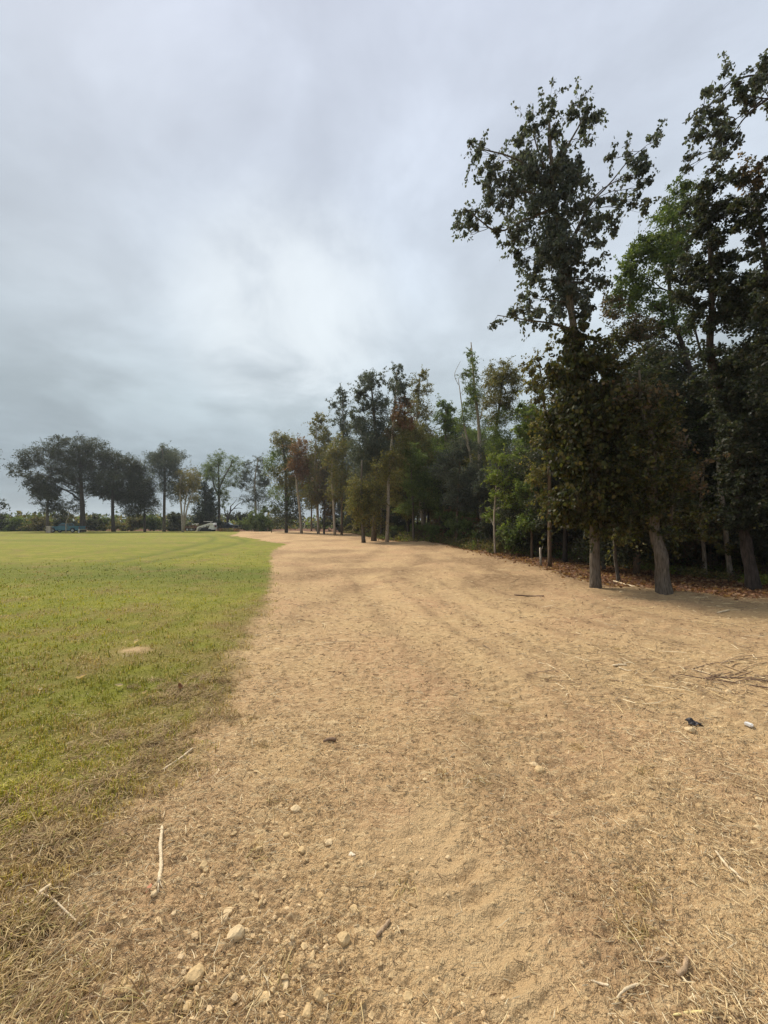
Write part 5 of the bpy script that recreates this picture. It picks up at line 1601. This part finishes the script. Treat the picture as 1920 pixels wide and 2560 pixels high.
# curled fallen leaves one can pick out on the lawn
for i, (px, py, wpx, c, lab) in enumerate([
        (203, 1710, 22, (0.50, 0.36, 0.24), 'largest curled pale leaf on the lawn left of centre'),
        (102, 1740, 14, (0.55, 0.47, 0.38), 'small greyish leaf nearest the left frame edge'),
        (297, 1732, 20, (0.48, 0.38, 0.30), 'greyish curled leaf right of the largest one'),
        (360, 1748, 16, (0.54, 0.40, 0.26), 'tan leaf right of the greyish curled one'),
        (448, 1731, 22, (0.20, 0.10, 0.06), 'dark brown leaf on the lawn near the dirt edge'),
        (478, 1614, 16, (0.45, 0.30, 0.17), 'tan leaf level with the bare sandy spot'),
        (340, 1616, 20, (0.60, 0.47, 0.32), 'pale dry leaf lying on the bare sandy spot'),
        (270, 1560, 14, (0.42, 0.26, 0.14), 'small rusty leaf up the lawn beyond the sandy spot')]):
    rg = np.random.default_rng(800 + i)
    x, y = (float(v) for v in GXY(px, py))
    s_ = wpx * y / F_PX
    bm = bmesh.new()
    rows = []
    for u in np.linspace(-1, 1, 7):
        wv_ = (1 - abs(u) ** 1.7) * (0.42 + 0.12 * math.sin(5 * u + i))
        rows.append([bm.verts.new((u * s_ * .5, f * max(wv_, 0.03) * s_ * .6, s_ * (0.10 + 0.34 * abs(f) ** 1.5 * (0.5 + 0.5 * wv_) + 0.14 * u * u + 0.03 * rg.normal()))) for f in (-1, -.5, 0, .5, 1)])
    for a_, b_ in zip(rows[:-1], rows[1:]):
        for k in range(4):
            bm.faces.new((a_[k], a_[k + 1], b_[k + 1], b_[k]))
    me = bpy.data.meshes.new('fallen_leaf')
    bm.to_mesh(me)
    bm.free()
    ca = me.attributes.new('col', 'FLOAT_COLOR', 'POINT')
    ca.data.foreach_set('color', np.tile(np.array([*c, 1.0], np.float32), len(me.vertices)))
    me.materials.append(M_LEAF)
    o = link('fallen_leaf', me, label=lab, category='leaf', group='dry leaves fallen on the lawn')
    o.location = (x, y, hz(x, y) + 0.025)
    o.rotation_euler = (rg.normal() * .2, rg.normal() * .2, rg.uniform(0, 3))

# ------------------------------------------------------------------ vehicles and other things at the far side of the lawn
M_TEAL = plain('teal_paint', (0.055, 0.17, 0.225), 0.35, 0.0, 0.10, 3, 0.5)
M_NAVY = plain('dark_paint', (0.022, 0.032, 0.045), 0.30, 0.0, 0.10, 3, 0.5)
M_TYRE = plain('tyre_rubber', (0.025, 0.024, 0.023), 0.85)
M_RIM = plain('wheel_metal', (0.50, 0.50, 0.49), 0.4, 0.6)
M_CHROME = plain('bumper_metal', (0.55, 0.55, 0.56), 0.3, 0.7)
M_GLASS = plain('window_glass', (0.10, 0.13, 0.14), 0.08, 0.0, 0.05, 2, 0.8)
M_LAMP = plain('lamp_lens', (0.75, 0.74, 0.70), 0.2)
M_RED = plain('red_lens', (0.35, 0.03, 0.02), 0.3)
M_RUST = plain('rusty_steel', (0.15, 0.058, 0.038), 0.9, 0.0, 0.4, 6)
M_PLASTIC = plain('black_plastic', (0.03, 0.03, 0.03), 0.6)
M_CREAM = plain('worn_white_paint', (0.80, 0.77, 0.72), 0.5, 0, 0.12, 4)


def bm_obj(name, bm, m, parent, bevel=0.0):
    if bevel:
        bmesh.ops.bevel(bm, geom=[e for e in bm.edges if len(e.link_faces) == 2 and e.calc_face_angle(0) > 0.5], offset=bevel, segments=2, affect='EDGES', clamp_overlap=True)
    bmesh.ops.recalc_face_normals(bm, faces=bm.faces[:])
    me = bpy.data.meshes.new(name)
    bm.to_mesh(me)
    bm.free()
    me.materials.append(m)
    return link(name, me, parent)


def prism(outline, y0, y1, taper=None):
    """side outline (x,z) carried across the width; taper(z) narrows it"""
    bm = bmesh.new()
    rows = []
    for y in (y0, y1):
        rows.append([bm.verts.new((x, y * (taper(z) if taper else 1), z)) for x, z in outline])
    n = len(outline)
    bm.faces.new(rows[0])
    bm.faces.new(rows[1][::-1])
    for k in range(n):
        bm.faces.new((rows[0][k], rows[0][(k + 1) % n], rows[1][(k + 1) % n], rows[1][k]))
    return bm


def arch(cx, r, z0, n=9):
    return [(cx + r * math.cos(t), z0 + r * math.sin(t)) for t in np.linspace(math.pi, 0, n)]


def wheel(parent, x, y, r, wdt):
    a = Acc()
    prof = [(r * .62, -wdt / 2), (r * .93, -wdt / 2), (r, -wdt * .3), (r, wdt * .3), (r * .93, wdt / 2), (r * .62, wdt / 2)]
    n = 20
    th = np.arange(n) * 2 * np.pi / n
    V = np.array([[(rr * math.cos(t), yy, rr * math.sin(t)) for t in th] for rr, yy in prof]).reshape(-1, 3)
    Q = [(i * n + j, i * n + (j + 1) % n, (i + 1) * n + (j + 1) % n, (i + 1) * n + j) for i in range(5) for j in range(n)]
    a.add(V, quads=Q)
    ty = a.build('wheel', M_TYRE, parent, smooth=True)
    ty.location = (x, y, r)
    b = Acc()
    b.tube([(0, -wdt * .42, 0), (0, wdt * .42, 0)], r * .63, 16)
    b.tube([(0, -wdt * .52, 0), (0, wdt * .52, 0)], r * .2, 10)
    b.build('rim', M_RIM, ty)


def pickup(name, label, loc, rz, paint, crew, L=5.3):
    t = thing(name, label, 'pickup truck', loc, rz)
    hw, r = 0.92, 0.36
    fx, rx = L * 0.31, -L * 0.30
    nose, tail = L / 2, -L / 2
    cab0 = 0.95 if not crew else 1.05           # windscreen foot
    cab1 = -0.72 if not crew else -1.25         # back of the cab
    belt = 1.03
    out = [(nose, 0.50), (nose, 0.92), (nose - .10, 0.99), (cab0, belt + .02), (cab1, belt + .02), (cab1 - .02, belt), (tail + .02, belt), (tail, 0.98), (tail, 0.48)]
    out += arch(rx, r * 1.25, 0.40) + arch(fx, r * 1.25, 0.40)
    bm_obj('body', prism(out, -hw, hw), paint, t, 0.03)
    # bed: a flat dark sheet on the body standing in for the shaded well
    a = Acc()
    a.box(((cab1 + tail) / 2, 0, belt + 0.004), (cab1 - tail - 0.22, 2 * hw - 0.22, 0.006))
    a.build('bed_shade_sheet', M_PLASTIC, t)
    a = Acc()
    for s_ in (-1, 1):
        a.box(((cab1 + tail) / 2, s_ * (hw - .05), belt + .035), (cab1 - tail - 0.04, .09, .07))
    a.box((tail + .05, 0, belt + .035), (.08, 2 * hw - .2, .07))
    a.build('bed_rail', paint, t)
    roof = 1.62
    cabo = [(cab0, belt + .02), (cab0 - .62, roof - .05), (cab0 - .80, roof), (cab1 + .22, roof), (cab1 + .10, roof - .06), (cab1, belt + .02)]
    bm_obj('cab', prism(cabo, -hw + .04, hw - .04, lambda z: 1 - 0.16 * (z - belt) / .6), paint, t, 0.03)
    tw = lambda z: (hw - .04) * (1 - 0.16 * (z - belt) / .6)
    zs0, zs1 = belt + .07, roof - .12
    spans = [(cab0 - .14, cab0 - .60, cab1 + .16)] if not crew else [(cab0 - .14, cab0 - .60, (cab0 + cab1) / 2 - .08), ((cab0 + cab1) / 2 - .16, (cab0 + cab1) / 2 - .16, cab1 + .16)]
    for s_ in (-1, 1):
        for xa, xb, xc in spans:
            bm = bmesh.new()
            vs = [(xa, zs0), (xb, zs1), (xc, zs1), (xc, zs0)]
            f1 = [bm.verts.new((x, s_ * (tw(z) + .004), z)) for x, z in vs]
            f2 = [bm.verts.new((x, s_ * (tw(z) - .012), z)) for x, z in vs]
            bm.faces.new(f1)
            bm.faces.new(f2[::-1])
            for k in range(4):
                bm.faces.new((f1[k], f1[(k + 1) % 4], f2[(k + 1) % 4], f2[k]))
            bm_obj('side_window', bm, M_GLASS, t)
        a = Acc()
        a.box((cab0 - .22, s_ * (hw + .07), belt + .12), (.08, .14, .13))
        a.build('mirror', M_PLASTIC, t)
        a = Acc()
        a.box((nose + .004, s_ * (hw - .22), .80), (.03, .30, .14))
        a.build('headlight', M_LAMP, t)
        a = Acc()
        a.box((tail - .004, s_ * (hw - .09), .80), (.03, .13, .26))
        a.build('tail_light', M_RED, t)
        for x in (fx, rx):
            wheel(t, x, s_ * (hw - .13), r, .24)
    for nm, xa, xb, z0, z1, h_ in (('windshield', cab0 - .06, cab0 - .58, belt + .09, roof - .08, .70), ('rear_window', cab1 + .005, cab1 + .085, belt + .12, roof - .12, .58)):
        bm = bmesh.new()
        nx = 0.01 if nm == 'windshield' else -0.012
        pts = [(xa + nx, -h_, z0), (xa + nx, h_, z0), (xb + nx, h_ * .92, z1), (xb + nx, -h_ * .92, z1)]
        f1 = [bm.verts.new((x + nx, y, z + .01)) for x, y, z in pts]
        f2 = [bm.verts.new((x - 1.8 * nx, y, z - .01)) for x, y, z in pts]
        bm.faces.new(f1)
        bm.faces.new(f2[::-1])
        for k in range(4):
            bm.faces.new((f1[k], f1[(k + 1) % 4], f2[(k + 1) % 4], f2[k]))
        bm_obj(nm, bm, M_GLASS, t)
    a = Acc()
    a.box((nose + .05, 0, .52), (.14, 2 * hw, .17))
    a.build('front_bumper', M_CHROME, t)
    a = Acc()
    a.box((tail - .05, 0, .52), (.14, 2 * hw - .06, .15))
    a.build('rear_bumper', M_CHROME, t)
    a = Acc()
    a.box((nose + .006, 0, .78), (.03, .95, .16))
    a.build('grille', M_PLASTIC, t)
    return t


q = W(166, 1331, 69)
pickup('pickup_truck', 'teal single cab pickup truck parked nose left under the far oaks', (q[0], q[1], hz(q[0], q[1])), R(180) + 0.06, M_TEAL, False)
q = W(569, 1322, 90)
pickup('pickup_truck', 'dark crew cab pickup truck facing right behind the white loader', (q[0], q[1], hz(q[0], q[1]) + 0.25), -0.08, M_NAVY, True, 5.7)

# white track loader, nose to the left, arms resting low
q = W(518, 1327, 78)
ld = thing('track_loader', 'white skid loader with sloping lift arms parked at the edge of the lawn', 'loader', (q[0], q[1], hz(q[0], q[1])), R(180))
a = Acc()
for s_ in (-1, 1):
    o = prism([(-1.25, .10), (-1.05, 0.0), (.85, 0.0), (1.05, .12), (1.0, .36), (.7, .46), (-.9, .50), (-1.25, .34)], s_ * .82 - .17, s_ * .82 + .17)
    bm_obj('track', o, M_TYRE, ld, 0.02)
a.box((-.1, 0, .48), (2.0, 1.25, .55))
a.build('chassis', M_PLASTIC, ld)
bm_obj('engine_cover', prism([(-1.55, .35), (-1.62, .85), (-1.5, 1.42), (-1.05, 1.55), (-.75, 1.1), (-.55, .45)], -.78, .78), M_CREAM, ld, 0.04)
a = Acc()
for x, y in ((-.62, -.55), (-.62, .55), (.42, -.55), (.42, .55)):
    a.tube([(x, y, .7), (x + (0.0 if x < 0 else -.12), y, 1.88)], .045, 6)
a.build('cab_frame', M_PLASTIC, ld)
a = Acc()
a.box((-.16, 0, 1.92), (1.25, 1.25, .08))
a.build('cab_roof', M_CREAM, ld)
for s_ in (-1, 1):
    bm_obj('lift_arm', prism([(-1.45, 1.42), (-1.40, 1.68), (-1.05, 1.72), (1.25, .98), (1.55, .82), (1.58, .30), (1.42, .28), (1.32, .68), (1.1, .76), (-1.0, 1.40)], s_ * .92 - .08, s_ * .92 + .08), M_CREAM, ld, 0.02)
bm_obj('bucket', prism([(1.40, .05), (2.15, .03), (2.17, .07), (1.62, .14), (1.56, .62), (1.46, .66)], -.95, .95), M_RIM, ld, 0.01)
a = Acc()
a.box((-1.63, 0, 1.05), (.05, .9, .4))
a.build('rear_grille', M_RUST, ld)

# low rusty trailer left of the loader
q = W(478, 1327, 80)
tr_ = thing('flatbed_trailer', 'low rusty brown trailer loaded with scrap left of the white loader', 'trailer', (q[0], q[1], hz(q[0], q[1])), 0.1)
a = Acc()
a.box((0, 0, .62), (3.0, 1.7, .12))
a.tube([(1.5, -.5, .6), (2.3, 0, .55)], .05, 6)
a.tube([(1.5, .5, .6), (2.3, 0, .55)], .05, 6)
a.build('deck', M_RUST, tr_)
for s_ in (-1, 1):
    for x in (-.45, .35):
        wheel(tr_, x, s_ * .75, .32, .2)
    a = Acc()
    a.box((0, s_ * .86, .98), (2.9, .05, .10))
    for x in (-1.4, -.5, .5, 1.4):
        a.box((x, s_ * .86, .82), (.06, .06, .30))
    a.build('side_rail', M_RUST, tr_)
a = Acc()
rgp = np.random.default_rng(5)
for k in range(9):
    x0, y0 = rgp.uniform(-1.2, .8), rgp.uniform(-.6, .6)
    a.tube([(x0, y0, .74 + .04 * k), (x0 + rgp.uniform(.5, 1.2), y0 + rgp.uniform(-.3, .3), .76 + rgp.uniform(0, .4))], .05, 6)
a.build('scrap_load', M_RUST, tr_)
q = W(490, 1315, 82)
rl = thing('pipe_stand', 'pale horizontal rail on two legs above the rusty trailer', 'rail', (q[0], q[1], hz(q[0], q[1])), 0.0)
a = Acc()
a.tube([(-.6, 0, 1.42), (.6, 0, 1.42)], .055, 8)
a.build('rail', M_RIM, rl)
for x in (-.5, .5):
    a = Acc()
    a.tube([(x, 0, -.05), (x, 0, 1.40)], .04, 6)
    a.build('leg', M_RUST, rl)

# stacked stone pillar at the nose of the teal pickup, each block its own piece
q = W(124, 1332, 68)
pl = thing('stone_pillar', 'mottled pale stone pillar at the nose of the teal pickup', 'pillar', (q[0], q[1], hz(q[0], q[1])), 0.15)
a = Acc()
a.box((0, 0, .50), (.60, .60, 1.04))
a.build('mortar_core', plain('mortar', (0.30, 0.25, 0.20), .95), pl)
M_BLOCK = [plain('pillar_stone', c, .9, 0, .2, 14) for c in ((0.52, 0.42, 0.32), (0.42, 0.32, 0.24), (0.60, 0.52, 0.42))]
bms = []
for k in range(3):
    a = Acc()
    a.box((0, 0, 0), (.31, .08, .20))
    bms.append(a.mesh('stone_block', M_BLOCK[k]))
for c in range(5):
    for s_ in range(4):
        for k in range(2):
            b = link('stone_block', bms[(c * 3 + s_ + k * 2) % 3], pl)
            off = (-.165 + .33 * k) * (1 if c % 2 else .92)
            th = s_ * math.pi / 2
            d_ = .315 + .012 * ((c + k) % 2)
            b.location = (off * math.cos(th) + d_ * math.sin(th), off * math.sin(th) - d_ * math.cos(th), .12 + .212 * c)
            b.rotation_euler = (0, 0, th)
a = Acc()
a.box((0, 0, 1.08), (.80, .80, .08))
a.build('cap', M_BLOCK[2], pl)

# short white post near the tail of the teal pickup
q = W(197, 1333, 66)
a = Acc()
a.tube([(0, 0, -.15), (0, 0, .62)], .055, 10)
a.tube([(0, 0, .62), (0, 0, .66)], [.07, .05], 10)
o = a.build('marker_post', M_CREAM, None, label='short white post in the lawn near the tail of the teal pickup', category='post')
o.location = (q[0], q[1], hz(q[0], q[1]))

# pale stub of a young trunk at the wood edge
rgp = np.random.default_rng(17)
q = W(1352, 1412, 15.6)
a = Acc()
a.tube([(0, 0, -.1), (.01, 0, .3), (-.015, .01, .75)], [.055, .045, .04], 9, BARK['pale'], True, .08, rgp)
a.tube([(-.012, 0, .55), (.06, .02, .70), (.10, .03, .82)], [.015, .01, .006], 5, BARK['pale'])
o = a.build('tree_stub', M_BARK, None, True, label='short pale broken stub of a young tree at the edge of the brush', category='tree stump')
o.location = (q[0], q[1], hz(q[0], q[1]))

# white shed glimpsed through the trunks
q = W(993, 1310, 74)
sh = thing('white_shed', 'white walled shed with pale metal roof glimpsed between the trunks', 'shed', (q[0], q[1], hz(q[0], q[1])), 0.25)
a = Acc()
for s_ in (-1, 1):
    a.box((0, s_ * 1.6, 1.35), (4.6, .12, 2.7))
    a.box((s_ * 2.24, 0, 1.35), (.12, 3.08, 2.7))
a.add([(-2.3, -1.66, 2.7), (-2.3, 1.66, 2.7), (-2.3, 0, 3.6), (2.3, -1.66, 2.7), (2.3, 1.66, 2.7), (2.3, 0, 3.6)], tris=[(0, 1, 2), (3, 5, 4)])
a.build('wall', M_WHITE, sh)
M_ROOF = plain('pale_roof', (0.62, 0.57, 0.58), .4, .3)
for s_ in (-1, 1):
    a = Acc()
    a.box((0, s_ * .93, 3.16), (5.0, 2.08, .05), rot=Matrix.Rotation(-s_ * 0.50, 4, 'X'))
    for k in range(9):
        a.box((-2.4 + .6 * k, s_ * .93, 3.20), (.04, 2.08, .05), rot=Matrix.Rotation(-s_ * 0.50, 4, 'X'))
    a.build('roof_panel', M_ROOF, sh)
a = Acc()
a.box((-.9, -1.67, 1.0), (.9, .04, 2.0))
a.build('door', M_PLASTIC, sh)
q = W(845, 1304, 96)
sd_ = thing('small_dark_shed', 'small dark box with pale top far off between the pole trunks', 'storage box', (q[0], q[1], hz(q[0], q[1])), 0.0)  # far small dark shed, built as a box with a pale lid
a = Acc()
a.box((0, 0, .6), (1.3, 1.2, 1.3))
a.build('body', M_PLASTIC, sd_)
a = Acc()
a.box((0, 0, 1.33), (1.5, 1.4, .16))
a.build('lid', M_WHITE, sd_)

# ------------------------------------------------------------------ thin damp air over the field
mh = bpy.data.materials.new('haze_air')
mh.use_nodes = True
th_ = NT(mh.node_tree)
vol = th_.n('ShaderNodeVolumePrincipled', {'Color': (0.86, 0.93, 1.0, 1.0), 'Density': 0.00042, 'Anisotropy': 0.25})
o_ = th_.n('ShaderNodeOutputMaterial')
mh.node_tree.links.new(vol.outputs[0], o_.inputs['Volume'])
a = Acc()
a.box((0, 0, 11.0), (1300, 1300, 26.0))
a.build('haze', mh, kind='stuff')
